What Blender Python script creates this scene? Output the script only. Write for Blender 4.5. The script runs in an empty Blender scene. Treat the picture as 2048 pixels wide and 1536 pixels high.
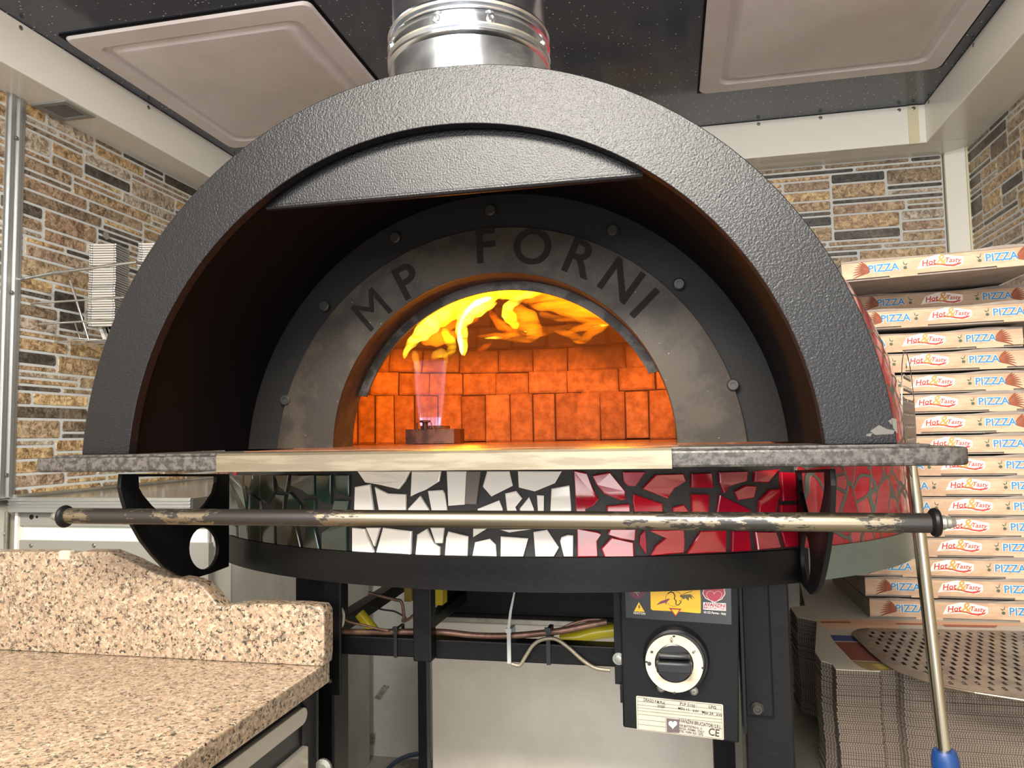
import bpy, bmesh, math, random
from mathutils import Vector, Matrix
from mathutils.geometry import tessellate_polygon
PI = math.pi
sc = bpy.context.scene
COL = sc.collection
H = 1.22                       # camera height above the floor; coordinates below are relative to the camera's foot point / eye level

# ------------------------------------------------------------------ camera
YAW, PIT, ROLL, FPX = 0.209070855, 0.0693161927, -0.0172523963, 1480.0
_w = Vector((-math.sin(YAW)*math.cos(PIT), math.cos(YAW)*math.cos(PIT), math.sin(PIT)))
_r0 = Vector((math.cos(YAW), math.sin(YAW), 0)); _u0 = _r0.cross(_w)
_r = _r0*math.cos(ROLL)+_u0*math.sin(ROLL); _u = -_r0*math.sin(ROLL)+_u0*math.cos(ROLL)
cam_d = bpy.data.cameras.new('camera'); cam = bpy.data.objects.new('camera', cam_d); COL.objects.link(cam)
cam_d.sensor_width = 36; cam_d.lens = 36*FPX/2048; cam_d.clip_start = .01
cam.matrix_world = Matrix(((_r.x, _u.x, -_w.x, 0), (_r.y, _u.y, -_w.y, 0), (_r.z, _u.z, -_w.z, H), (0, 0, 0, 1)))
sc.camera = cam

# ------------------------------------------------------------------ world, lamps, exposure
wd = bpy.data.worlds.new('world'); sc.world = wd; wd.use_nodes = True
wd.node_tree.nodes['Background'].inputs[0].default_value = (.80, .86, 1, 1)
wd.node_tree.nodes['Background'].inputs[1].default_value = 0.6
sc.view_settings.view_transform = 'Standard'; sc.view_settings.look = 'None'
sc.view_settings.exposure = 0.5; sc.view_settings.gamma = 1; sc.view_settings.use_curve_mapping = False

def area(name, loc, target, sx, sy, power, color):
    l = bpy.data.lights.new(name, 'AREA'); l.shape = 'RECTANGLE'; l.size = sx; l.size_y = sy; l.energy = power; l.color = color
    o = bpy.data.objects.new(name, l); COL.objects.link(o)
    o.location = (loc[0], loc[1], loc[2]+H)
    d = Vector(target)-Vector(loc); o.rotation_euler = d.to_track_quat('-Z', 'Y').to_euler()
    return o
area('ceiling_lamp', (-.30, -.36, 1.05), (-.30, -.26, .0), 1.05, .9, 205, (1, .93, .82))
area('ceiling_strip_lamp', (-.45, 1.25, 1.04), (-.45, 1.25, 0), .5, .06, 6, (.78, .88, 1))
area('daylight_hatch', (-.4, -1.7, .60), (-.2, 1.5, .62), 2.6, .7, 34, (.97, .98, 1))
area('low_fill_lamp', (.5, -1.5, -.55), (-.3, 1.6, -.5), .9, .7, 11, (1, .97, .92))  # added fill lamp, unseen, brightens the dark area under the oven
def flame_lamp(loc, power, r=.03):
    l = bpy.data.lights.new('flame_glow', 'POINT'); l.energy = power; l.color = (1, .30, .012); l.shadow_soft_size = r
    o = bpy.data.objects.new('flame_glow', l); COL.objects.link(o); o.location = (loc[0], loc[1], loc[2]+H)
flame_lamp((-.44, 1.50, .25), 5.4); flame_lamp((-.12, 1.55, .25), 4.0); flame_lamp((-.42, 1.54, .10), .5, .02)

# ------------------------------------------------------------------ pixel rays onto planes of the place (2048 x 1536)
def ray(x, y): return _w*FPX+_r*(x-1024)+_u*(768-y)
def atY(x, y, Y): d = ray(x, y); return d*(Y/d.y)
def atZ(x, y, Z): d = ray(x, y); return d*(Z/d.z)
def atX(x, y, X): d = ray(x, y); return d*(X/d.x)

# ------------------------------------------------------------------ object helpers
def lin(c):
    if isinstance(c, str): c = tuple(int(c[i:i+2], 16)/255 for i in (0, 2, 4))
    return tuple((v/12.92 if v <= .04045 else ((v+.055)/1.055)**2.4) for v in c[:3])+(1,)
def wloc(o):
    v = Vector((0, 0, 0))
    while o is not None: v += Vector(o.location); o = o.parent
    return v
def empty(name, loc, label, cat, group=None):
    o = bpy.data.objects.new(name, None); COL.objects.link(o); o.empty_display_size = .05
    o.location = (loc[0], loc[1], loc[2]+H)
    return tag(o, label, cat, group)
def tag(o, label=None, cat=None, group=None, kind=None):
    if label: o['label'] = label
    if cat: o['category'] = cat
    if group: o['group'] = group
    if kind: o['kind'] = kind
    return o
def copy_tree(o, parent=None):
    c = o.copy(); COL.objects.link(c); c.parent = parent
    for ch in list(o.children): copy_tree(ch, c)
    return c

class MB:
    """collects shapes in eye-relative coordinates"""
    def __init__(s): s.bm = bmesh.new()
    def face(s, vs):
        try: return s.bm.faces.new(vs)
        except ValueError: return None
    def box(s, x0, x1, y0, y1, z0, z1, bev=0, seg=2, M=None):
        b = bmesh.new(); bmesh.ops.create_cube(b, size=1)
        for v in b.verts: v.co = Vector(((x0+x1)/2+v.co.x*(x1-x0), (y0+y1)/2+v.co.y*(y1-y0), (z0+z1)/2+v.co.z*(z1-z0)))
        if bev: bmesh.ops.bevel(b, geom=list(b.edges), offset=bev, segments=seg, affect='EDGES', profile=.5)
        return s.merge(b, M)
    def merge(s, b, M=None):
        if M is not None: bmesh.ops.transform(b, matrix=M, verts=list(b.verts))
        mp = {v: s.bm.verts.new(v.co) for v in b.verts}
        for f in b.faces: s.face([mp[v] for v in f.verts])
        b.free(); return s
    def prism(s, outer, ext, holes=(), bev=0):
        """outline (3-D points in one plane) extruded by vector ext; holes are outlines too"""
        ext = Vector(ext); loops = [[Vector(p) for p in outer]]+[[Vector(p) for p in h] for h in holes]
        b = bmesh.new(); flat = [p for l in loops for p in l]
        A = [b.verts.new(p) for p in flat]; B = [b.verts.new(p+ext) for p in flat]
        for t in tessellate_polygon(loops):
            try: b.faces.new([A[i] for i in t]); b.faces.new([B[i] for i in reversed(t)])
            except ValueError: pass
        k = 0
        for l in loops:
            n = len(l)
            for i in range(n):
                j = (i+1) % n
                try: b.faces.new((A[k+i], A[k+j], B[k+j], B[k+i]))
                except ValueError: pass
            k += n
        bmesh.ops.recalc_face_normals(b, faces=list(b.faces))
        if bev:
            bmesh.ops.dissolve_limit(b, angle_limit=.01, verts=list(b.verts), edges=list(b.edges))
            ed = [e for e in b.edges if len(e.link_faces) == 2 and e.calc_face_angle(0) > .9]
            bmesh.ops.bevel(b, geom=ed, offset=bev, segments=2, affect='EDGES', profile=.5, clamp_overlap=True)
        return s.merge(b)
    def tube(s, pts, r, n=12, cap=True):
        pts = [Vector(p) for p in pts]; rs = r if isinstance(r, (list, tuple)) else [r]*len(pts)
        up = None; rings = []
        for i, p in enumerate(pts):
            t = (pts[min(i+1, len(pts)-1)]-pts[max(i-1, 0)]).normalized()
            if up is None:
                up = t.orthogonal().normalized()
            up = (up-t*up.dot(t)).normalized(); sd = t.cross(up)
            rings.append([s.bm.verts.new(p+(up*math.cos(2*PI*k/n)+sd*math.sin(2*PI*k/n))*rs[i]) for k in range(n)])
        for a, b in zip(rings, rings[1:]):
            for k in range(n): s.face((a[k], a[(k+1) % n], b[(k+1) % n], b[k]))
        if cap: s.face(rings[0][::-1]); s.face(rings[-1])
        return s
    def lathe(s, prof, origin, axis=(0, 0, 1), n=32, a0=0, a1=2*PI):
        """prof: (radius, height) pairs about axis"""
        ax = Vector(axis).normalized(); o = Vector(origin)
        e1 = ax.orthogonal().normalized() if abs(ax.z) < .99 else Vector((1, 0, 0)); e2 = ax.cross(e1)
        full = abs(a1-a0-2*PI) < 1e-6; m = n if full else n+1
        rings = [[s.bm.verts.new(o+ax*h+(e1*math.cos(a0+(a1-a0)*k/n)+e2*math.sin(a0+(a1-a0)*k/n))*r) for k in range(m)] for r, h in prof]
        for a, b in zip(rings, rings[1:]):
            for k in range(n): s.face((a[k], a[(k+1) % m], b[(k+1) % m], b[k]))
        if full:
            if prof[0][0] > 1e-5: s.face(rings[0][::-1])
            if prof[-1][0] > 1e-5: s.face(rings[-1])
        return s
    def squash(s, cy, k):
        for v in s.bm.verts: v.co.y = cy+(v.co.y-cy)*k
        return s
    def build(s, name, mat, parent=None, smooth=None, origin=None, **props):
        bmesh.ops.remove_doubles(s.bm, verts=list(s.bm.verts), dist=1e-6)
        bmesh.ops.recalc_face_normals(s.bm, faces=list(s.bm.faces))
        me = bpy.data.meshes.new(name)
        off = Vector((0, 0, H))
        if parent is not None: off -= wloc(parent); base = Vector((0, 0, 0))
        else:
            cs = [v.co for v in s.bm.verts]
            base = Vector(origin) if origin else Vector(((min(c.x for c in cs)+max(c.x for c in cs))/2, (min(c.y for c in cs)+max(c.y for c in cs))/2, min(c.z for c in cs)))
            off = -base
        for v in s.bm.verts: v.co += off
        s.bm.to_mesh(me); s.bm.free()
        if smooth is not None:
            me.shade_smooth() if hasattr(me, 'shade_smooth') else None
            try: me.set_sharp_from_angle(angle=smooth)
            except Exception: pass
        if mat is not None:
            for m in (mat if isinstance(mat, (list, tuple)) else [mat]): me.materials.append(m)
        o = bpy.data.objects.new(name, me); COL.objects.link(o)
        if parent is not None: o.parent = parent
        else: o.location = base+Vector((0, 0, H))
        for k, v in props.items(): o[k] = v
        return o
SM = math.radians(22)

def arc(cx, cz, R, y, a0, a1, n=48):
    return [Vector((cx+R*math.cos(a0+(a1-a0)*i/n), y, cz+R*math.sin(a0+(a1-a0)*i/n))) for i in range(n+1)]
def arch_outline(cx, cz, R, zb, y, n=64):
    a = math.asin(max(-1, min(1, (zb-cz)/R)))
    return arc(cx, cz, R, y, a, PI-a, n)
def half_ring(cx, co, Ro, ci, Ri, zb, y, n=64):
    return arch_outline(cx, co, Ro, zb, y, n)+arch_outline(cx, ci, Ri, zb, y, n)[::-1]

_fonts = {}
def text_mb(body, size, fr, ax, ay, depth, bold=0.0, shear=0.0, center=True, mb=None, width=None):
    """lettering as solid geometry: fr origin, ax right direction, ay up direction (unit vectors), depth along ax x ay"""
    key = (body, bold, shear)
    if key not in _fonts:
        c = bpy.data.curves.new('t', 'FONT'); c.body = body; c.size = 1; c.extrude = .5; c.offset = bold; c.shear = shear; c.resolution_u = 6 if len(body) == 1 else 2
        c.align_x = 'LEFT'
        o = bpy.data.objects.new('t', c); COL.objects.link(o); bpy.context.view_layer.update()
        me = bpy.data.meshes.new_from_object(o.evaluated_get(bpy.context.evaluated_depsgraph_get()))
        vs = [v.co.copy() for v in me.vertices]; fs = [tuple(p.vertices) for p in me.polygons]
        bpy.data.objects.remove(o); bpy.data.curves.remove(c); bpy.data.meshes.remove(me)
        _fonts[key] = (vs, fs)
    vs, fs = _fonts[key]
    mb = mb or MB(); ax = Vector(ax).normalized(); ay = Vector(ay).normalized(); az = ax.cross(ay)
    x0 = min(v.x for v in vs); x1 = max(v.x for v in vs); cx = (x0+x1)/2 if center else 0
    sx = size if width is None else width/(x1-x0)
    nv = [mb.bm.verts.new(Vector(fr)+ax*((v.x-cx)*sx)+ay*(v.y*size)+az*((v.z+.5)*depth)) for v in vs]
    for f in fs: mb.face([nv[i] for i in f])
    return mb

# ------------------------------------------------------------------ materials
def nodes(name):
    m = bpy.data.materials.new(name); m.use_nodes = True; nt = m.node_tree
    return m, nt, nt.nodes['Principled BSDF'], nt.nodes.new('ShaderNodeTexCoord')
def N(nt, t, **kw):
    n = nt.nodes.new('ShaderNode'+t)
    for k, v in kw.items():
        if k.startswith('i_'):
            key = k[2:]; key = int(key) if key.isdigit() else key.replace('_', ' ')
            n.inputs[key].default_value = v
        else: setattr(n, k, v)
    return n
def ramp(nt, stops, fac, interp='LINEAR'):
    r = nt.nodes.new('ShaderNodeValToRGB'); e = r.color_ramp; e.interpolation = interp
    while len(e.elements) < len(stops): e.elements.new(.5)
    for el, (p, c) in zip(e.elements, stops): el.position = p; el.color = c if not isinstance(c, str) else lin(c)
    nt.links.new(fac, r.inputs[0]); return r
def mat(name, col, rough=.5, metal=0, bump=None, var=None, spec=.5, coat=0, wear=None, rvar=None, scale3=None):
    """bump=(scale,strength,dist)  var=(colour2,scale,amount)  wear=(colour,scale,threshold,metal,rough): chipped patches"""
    m, nt, p, tc = nodes(name); L = nt.links.new
    src = tc.outputs['Object']
    if scale3:
        mp = N(nt, 'Mapping'); mp.inputs['Scale'].default_value = scale3; L(src, mp.inputs[0]); src = mp.outputs[0]
    c = lin(col); p.inputs['Base Color'].default_value = c
    p.inputs['Roughness'].default_value = rough; p.inputs['Metallic'].default_value = metal
    p.inputs['Specular IOR Level'].default_value = spec
    if coat: p.inputs['Coat Weight'].default_value = coat; p.inputs['Coat Roughness'].default_value = .08
    cur = None
    if var:
        n = N(nt, 'TexNoise', i_Scale=var[1], i_Detail=6.0, i_Roughness=.65); L(src, n.inputs['Vector'])
        r = ramp(nt, [(.5-.5/max(var[2]*3, .5)*.5, c), (.5+.5/max(var[2]*3, .5)*.5, lin(var[0]))], n.outputs[0]); cur = r.outputs[0]
        L(cur, p.inputs['Base Color'])
    if wear:
        n = N(nt, 'TexNoise', i_Scale=wear[1], i_Detail=9.0, i_Roughness=.72); L(src, n.inputs['Vector'])
        r = ramp(nt, [(wear[2], (0, 0, 0, 1)), (wear[2]+.02, (1, 1, 1, 1))], n.outputs[0])
        mx = N(nt, 'Mix', data_type='RGBA'); L(r.outputs[0], mx.inputs[0])
        if cur is not None: L(cur, mx.inputs[6])
        else: mx.inputs[6].default_value = c
        mx.inputs[7].default_value = lin(wear[0]); L(mx.outputs[2], p.inputs['Base Color'])
        for key, a, b in (('Metallic', metal, wear[3]), ('Roughness', rough, wear[4])):
            mr = N(nt, 'MapRange'); L(r.outputs[0], mr.inputs[0]); mr.inputs[3].default_value = a; mr.inputs[4].default_value = b; L(mr.outputs[0], p.inputs[key])
    if rvar:
        n = N(nt, 'TexNoise', i_Scale=rvar[0], i_Detail=4.0); L(src, n.inputs['Vector'])
        mr = N(nt, 'MapRange'); L(n.outputs[0], mr.inputs[0]); mr.inputs[1].default_value = .3; mr.inputs[2].default_value = .7
        mr.inputs[3].default_value = rough-rvar[1]; mr.inputs[4].default_value = rough+rvar[1]; L(mr.outputs[0], p.inputs['Roughness'])
    if bump:
        n = N(nt, 'TexNoise', i_Scale=bump[0], i_Detail=3.0); L(src, n.inputs['Vector'])
        b = N(nt, 'Bump'); b.inputs['Strength'].default_value = bump[1]; b.inputs['Distance'].default_value = bump[2]
        L(n.outputs[0], b.inputs['Height']); L(b.outputs[0], p.inputs['Normal'])
    return m

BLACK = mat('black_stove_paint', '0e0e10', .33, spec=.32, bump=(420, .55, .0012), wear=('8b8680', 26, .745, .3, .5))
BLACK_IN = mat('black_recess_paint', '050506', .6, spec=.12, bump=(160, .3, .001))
BLACK_SAT = mat('black_satin_frame', '0b0b0c', .45, spec=.2, bump=(90, .5, .0008), wear=('77736c', 45, .735, 0, .6))
BLACK_SHELF = mat('scorched_black_steel', '24211f', .45, 0, bump=(160, .6, .0012), var=('45423f', 110, 1.4), wear=('8d8982', 90, .70, .6, .45))
PLATE = mat('smoked_steel_plate', '2c2620', .5, .2, spec=.3, var=('3a332b', 12, 1.6), wear=('a09a8c', 130, .665, .7, .4), bump=(260, .25, .0006))
PLATE2 = mat('dark_back_steel', '181716', .55, .1, spec=.25, bump=(200, .35, .0008))
SMOKED = mat('smoked_inner_steel', '241c18', .6, .1, var=('372d26', 30, 1.3))
STEEL = mat('brushed_stainless_steel', '968c77', .40, 1, var=('857a68', 9, 1.4), scale3=(1, 8, 8), bump=(300, .08, .0004))
FLUE = mat('polished_flue_steel', 'dfe3e8', .24, 1, bump=(22, .35, .002), rvar=(14, .07))
ALU = mat('aluminium_profile', 'c2c4c2', .35, .85, bump=(60, .1, .0004))
ALU_DULL = mat('dull_aluminium', 'a9a69a', .42, .7, bump=(80, .1, .0004), var=('948f80', 8, 1.3))
CREAM = mat('cream_gloss_panel', 'efecdf', .28, bump=(5, .1, .004), coat=.3)
CREAM_EDGE = mat('yellowed_sealant', 'd8ceab', .5, bump=(50, .5, .002))
GREYPANEL = mat('grey_enamel_panel', '8f8d86', .42)
HATCH = mat('taupe_moulded_plastic', 'd3cbc7', .36, bump=(3, .12, .01), var=('dcd5d1', 3.5, 1.0))
WHITE = mat('off_white_enamel', 'd6cfc2', .42, var=('c8c0b2', 3, .9), wear=('8f877b', 22, .765, 0, .6))
GREYWALL = mat('pale_grey_wall', 'cbc7bc', .5, var=('bab6aa', 4, 1.0), wear=('6f6b63', 18, .77, 0, .6))
KRAFT = mat('kraft_card', 'bd9c80', .7, var=('cbaf92', 14, 1.3), scale3=(1, 1, 4))
KRAFT_IN = mat('grey_card_inside', '9f948a', .8, var=('91867c', 20, 1.0))
CORR = mat('corrugated_edge', '8c7d70', .85, var=('6d6056', 220, 1.8))
CORR_TOP = mat('printed_liner_card', 'b9b3a6', .6)
BLUE_INK = mat('blue_ink', '3f86b8', .6); RED_INK = mat('red_ink', 'c23a30', .6); WHITE_INK = mat('white_ink', 'f0e8dc', .6)
BROWN_INK = mat('brown_ink', '9a5a40', .65); TAN_INK = mat('gold_ink', 'cf9b4c', .6); GREEN_INK = mat('olive_ink', '4c5b48', .6)
DARK_INK = mat('dark_ink', '23211f', .6)
BURGER_INK = mat('plum_print', '7c4034', .6); LTBLUE = mat('navy_print', '33437a', .6); YEL_INK = mat('yellow_print', 'b3a04a', .6)
GAP = mat('shadow_gap', '15120f', .9)
PLASTIC = mat('black_plastic', '131417', .28); PLASTIC_R = mat('black_powder_coat', '090a0d', .48, spec=.2, bump=(600, .2, .0004))
YELLOW = mat('yellow_label', 'edb90c', .4); YEL_HOSE = mat('yellow_gas_hose', 'd0bd2c', .25, bump=(20, .3, .003))
CRIMSON = mat('crimson_label', 'b22a42', .4); PURPLE = mat('purple_print', '7a3552', .5)
LABEL_W = mat('white_label', 'e4e0d8', .45); RATING = mat('aluminium_rating_plate', 'a39c8f', .45, .2, var=('9d968a', 60, 1.2))
COPPER = mat('copper_pipe', '8b6a58', .42, .6, var=('6d5145', 30, 1.3)); WIRE = mat('braided_wire', '857d6c', .45, .5, bump=(500, .5, .001))
TIE_W = mat('white_nylon', '9fa29f', .4); TIE_B = mat('black_nylon', '141416', .4)
CHROME = mat('bright_wire', 'c9c9c4', .25, .9); FOIL = mat('crinkled_foil', 'c9c9c6', .3, .85, bump=(180, 1.0, .003)); TRAYW = mat('tray_card_edge', 'bdb8ae', .7)
BOLT = mat('dull_zinc', '8f8f88', .35, .8); DARKBOLT = mat('blackened_bolt', '3a3936', .4, .5)
BLUE_GRIP = mat('blue_plastic_grip', '0f3468', .4)
PEELM = mat('peel_aluminium', '9d988c', .38, .75, var=('837e73', 14, 1.3), bump=(120, .12, .0004))
GREENBAND = mat('grey_green_enamel', '5c6862', .35, coat=.2)
GROUT = mat('dark_grout', '232221', .6, bump=(300, .6, .001)); GROUT_R = mat('green_grey_grout', '4a4d48', .7, bump=(260, .8, .0015))
TILE_W = mat('white_glazed_tile', 'e6e2da', .10, coat=.5, wear=('6b6660', 60, .80, 0, .5))
TILE_R = mat('red_glazed_tile', 'a80f22', .10, coat=.6, var=('8f0c24', 6, 1.4)); TILE_G = mat('dark_green_glazed_tile', '1f3229', .14, coat=.3, var=('2b261c', 7, 1.4))
TILE_GREY = mat('grey_mortar_smear', '6c6660', .5, bump=(150, .8, .001))
COPPERLABEL = mat('dark_red_button', '5a1420', .3)

def mosaic_mat():
    m, nt, p, tc = nodes('red_mosaic'); L = nt.links.new
    ns = N(nt, 'TexNoise', i_Scale=7.0, i_Detail=2.0); L(tc.outputs['Object'], ns.inputs['Vector'])
    mp = N(nt, 'Mapping'); mp.inputs['Scale'].default_value = (1, 1, .8); L(tc.outputs['Object'], mp.inputs[0])
    ad = N(nt, 'MixRGB', blend_type='LINEAR_LIGHT'); ad.inputs[0].default_value = .05; L(mp.outputs[0], ad.inputs[1]); L(ns.outputs[1], ad.inputs[2])
    v = N(nt, 'TexVoronoi', feature='DISTANCE_TO_EDGE', i_Scale=23.0); L(ad.outputs[0], v.inputs['Vector'])
    v2 = N(nt, 'TexVoronoi', i_Scale=23.0); L(ad.outputs[0], v2.inputs['Vector'])
    r = ramp(nt, [(.035, (0, 0, 0, 1)), (.055, (1, 1, 1, 1))], v.outputs[0])
    c = ramp(nt, [(0, 'a3242c'), (.5, '8e1424'), (1, 'a94a4c')], v2.outputs[1])
    mx = N(nt, 'Mix', data_type='RGBA'); L(r.outputs[0], mx.inputs[0]); mx.inputs[6].default_value = lin('4e524c'); L(c.outputs[0], mx.inputs[7]); L(mx.outputs[2], p.inputs['Base Color'])
    mr = N(nt, 'MapRange'); L(r.outputs[0], mr.inputs[0]); mr.inputs[3].default_value = .7; mr.inputs[4].default_value = .1; L(mr.outputs[0], p.inputs['Roughness'])
    b = N(nt, 'Bump'); b.inputs['Strength'].default_value = .7; b.inputs['Distance'].default_value = .003; L(r.outputs[0], b.inputs['Height']); L(b.outputs[0], p.inputs['Normal'])
    return m
MOSAIC = mosaic_mat()

def granite_mat():
    m, nt, p, tc = nodes('speckled_granite'); L = nt.links.new
    o = tc.outputs['Object']
    n0 = N(nt, 'TexNoise', i_Scale=200.0, i_Detail=5.0, i_Roughness=.7); L(o, n0.inputs['Vector'])
    ad = N(nt, 'MixRGB', blend_type='LINEAR_LIGHT'); ad.inputs[0].default_value = .008; L(o, ad.inputs[1]); L(n0.outputs[1], ad.inputs[2])
    v = N(nt, 'TexVoronoi', i_Scale=300.0); L(ad.outputs[0], v.inputs['Vector'])
    sep = N(nt, 'SeparateColor'); L(v.outputs[1], sep.inputs[0])
    c = ramp(nt, [(0, '2a2622'), (.11, '352f29'), (.12, '655a4e'), (.30, '786a59'), (.31, '7f6b59'), (.5, '8a735e'), (.75, '907d6a'), (.86, '9c8b74'), (1, '9b9382')], sep.outputs[0], 'LINEAR')
    n = N(nt, 'TexNoise', i_Scale=115.0, i_Detail=6.0, i_Roughness=.75); L(o, n.inputs['Vector'])
    r = ramp(nt, [(.56, (0, 0, 0, 1)), (.63, (1, 1, 1, 1))], n.outputs[0])
    mx = N(nt, 'Mix', data_type='RGBA'); L(r.outputs[0], mx.inputs[0]); L(c.outputs[0], mx.inputs[6]); mx.inputs[7].default_value = lin('54483d'); L(mx.outputs[2], p.inputs['Base Color'])
    p.inputs['Roughness'].default_value = .22
    b = N(nt, 'Bump'); b.inputs['Strength'].default_value = .12; b.inputs['Distance'].default_value = .0006; L(n.outputs[0], b.inputs['Height']); L(b.outputs[0], p.inputs['Normal'])
    return m
GRANITE = granite_mat()

def stone_mat():
    """printed ledge-stone panel: each stone carries its own tint in the attribute 'tint' (r: which stone, g: random)"""
    m, nt, p, tc = nodes('ledge_stone_panel'); L = nt.links.new
    at = N(nt, 'Attribute', attribute_name='tint'); sep = N(nt, 'SeparateColor'); L(at.outputs[0], sep.inputs[0])
    base = ramp(nt, [(0, '4a4946'), (.12, '66625b'), (.26, 'a2937f'), (.40, 'bfae96'), (.55, 'd6bb93'), (.70, 'e8cd9c'), (.82, 'bda58e'), (1, 'd6cfc2')], sep.outputs[0])
    n = N(nt, 'TexNoise', i_Scale=55.0, i_Detail=9.0, i_Roughness=.8, i_Distortion=.8); L(tc.outputs['Object'], n.inputs['Vector'])
    r = ramp(nt, [(.36, '4a423a'), (.46, 'a39789'), (.53, 'e0d8cd'), (.60, 'ffffff')], n.outputs[0])
    mx = N(nt, 'Mix', data_type='RGBA', blend_type='MULTIPLY'); mx.inputs[0].default_value = .95; L(base.outputs[0], mx.inputs[6]); L(r.outputs[0], mx.inputs[7])
    n2 = N(nt, 'TexNoise', i_Scale=7.0, i_Detail=3.0); L(tc.outputs['Object'], n2.inputs['Vector'])
    r2 = ramp(nt, [(.4, '8a7a68'), (.62, 'f4ead8')], n2.outputs[0])
    mx2 = N(nt, 'Mix', data_type='RGBA', blend_type='SOFT_LIGHT'); mx2.inputs[0].default_value = .35; L(mx.outputs[2], mx2.inputs[6]); L(r2.outputs[0], mx2.inputs[7])
    L(mx2.outputs[2], p.inputs['Base Color']); p.inputs['Roughness'].default_value = .3
    b = N(nt, 'Bump'); b.inputs['Strength'].default_value = .5; b.inputs['Distance'].default_value = .003; L(n.outputs[0], b.inputs['Height']); L(b.outputs[0], p.inputs['Normal'])
    return m
STONE = stone_mat(); MORTAR = mat('pale_grey_mortar', 'c6c7c2', .35)

def ceiling_mat():
    m, nt, p, tc = nodes('speckled_black_ceiling'); L = nt.links.new
    v = N(nt, 'TexVoronoi', i_Scale=85.0); L(tc.outputs['Object'], v.inputs['Vector'])
    r = ramp(nt, [(.13, (1, 1, 1, 1)), (.19, (0, 0, 0, 1))], v.outputs[0])
    s = N(nt, 'SeparateColor'); L(v.outputs[1], s.inputs[0]); r2 = ramp(nt, [(.7, (0, 0, 0, 1)), (.72, (1, 1, 1, 1))], s.outputs[0])
    mu = N(nt, 'MixRGB', blend_type='MULTIPLY'); mu.inputs[0].default_value = 1; L(r.outputs[0], mu.inputs[1]); L(r2.outputs[0], mu.inputs[2])
    mx = N(nt, 'Mix', data_type='RGBA'); L(mu.outputs[0], mx.inputs[0]); mx.inputs[6].default_value = lin('3b424f'); mx.inputs[7].default_value = lin('d5d8de'); L(mx.outputs[2], p.inputs['Base Color'])
    p.inputs['Roughness'].default_value = .14
    return m
CEIL = ceiling_mat()

def oven_brick_mat():
    m, nt, p, tc = nodes('firebrick'); L = nt.links.new
    at = N(nt, 'Attribute', attribute_name='tint'); sep = N(nt, 'SeparateColor'); L(at.outputs[0], sep.inputs[0])
    base = ramp(nt, [(0, 'a0683f'), (.5, 'b57a4c'), (1, 'c48a58')], sep.outputs[0])
    n = N(nt, 'TexNoise', i_Scale=38.0, i_Detail=6.0, i_Roughness=.7); L(tc.outputs['Object'], n.inputs['Vector'])
    r = ramp(nt, [(.36, '8c7a68'), (.52, 'e0d6cc'), (.6, 'ffffff')], n.outputs[0])
    mx = N(nt, 'Mix', data_type='RGBA', blend_type='MULTIPLY'); mx.inputs[0].default_value = .6; L(base.outputs[0], mx.inputs[6]); L(r.outputs[0], mx.inputs[7])
    # soot baked into the crown of the dome
    n3 = N(nt, 'TexNoise', i_Scale=5.0, i_Detail=4.0); L(tc.outputs['Object'], n3.inputs['Vector'])
    sx = N(nt, 'SeparateXYZ'); L(tc.outputs['Object'], sx.inputs[0])
    ma = N(nt, 'Math', operation='MULTIPLY_ADD'); L(n3.outputs[0], ma.inputs[0]); ma.inputs[1].default_value = .22; L(sx.outputs[2], ma.inputs[2])
    r3 = ramp(nt, [(.50, (0, 0, 0, 1)), (.585, (1, 1, 1, 1))], ma.outputs[0])
    mx2 = N(nt, 'Mix', data_type='RGBA'); L(r3.outputs[0], mx2.inputs[0]); L(mx.outputs[2], mx2.inputs[6]); mx2.inputs[7].default_value = lin('4a3228'); L(mx2.outputs[2], p.inputs['Base Color'])
    p.inputs['Roughness'].default_value = .85
    b = N(nt, 'Bump'); b.inputs['Strength'].default_value = .5; b.inputs['Distance'].default_value = .003; L(n.outputs[0], b.inputs['Height']); L(b.outputs[0], p.inputs['Normal'])
    return m
FIREBRICK = oven_brick_mat(); FIREMORTAR = mat('fire_mortar', '4b2b1d', .9)
HEARTH = mat('hearth_stone', '7a4f38', .25, bump=(60, .3, .001), var=('5e3c2a', 20, 1.2))

sc.cycles.volume_step_rate = .15
def flame_mat(name, col, strength, noise=None):
    m = bpy.data.materials.new(name); m.use_nodes = True; nt = m.node_tree
    nt.nodes.remove(nt.nodes['Principled BSDF']); e = N(nt, 'Emission'); e.inputs[0].default_value = (*col, 1); e.inputs[1].default_value = strength
    nt.links.new(e.outputs[0], nt.nodes['Material Output'].inputs['Volume'])
    if noise:
        tc = N(nt, 'TexCoord'); mp = N(nt, 'Mapping'); mp.inputs['Scale'].default_value = noise[1]; mp.inputs['Rotation'].default_value = noise[2] if len(noise) > 2 else (0, 0, 0)
        nt.links.new(tc.outputs['Object'], mp.inputs[0]); n = N(nt, 'TexNoise', i_Scale=noise[0], i_Detail=2.0, i_Distortion=1.5); nt.links.new(mp.outputs[0], n.inputs['Vector'])
        mr = N(nt, 'MapRange'); mr.inputs[1].default_value = .38; mr.inputs[2].default_value = .58; mr.inputs[3].default_value = strength*.30; mr.inputs[4].default_value = strength*2.0
        nt.links.new(n.outputs[0], mr.inputs[0]); nt.links.new(mr.outputs[0], e.inputs[1])
    return m

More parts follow.
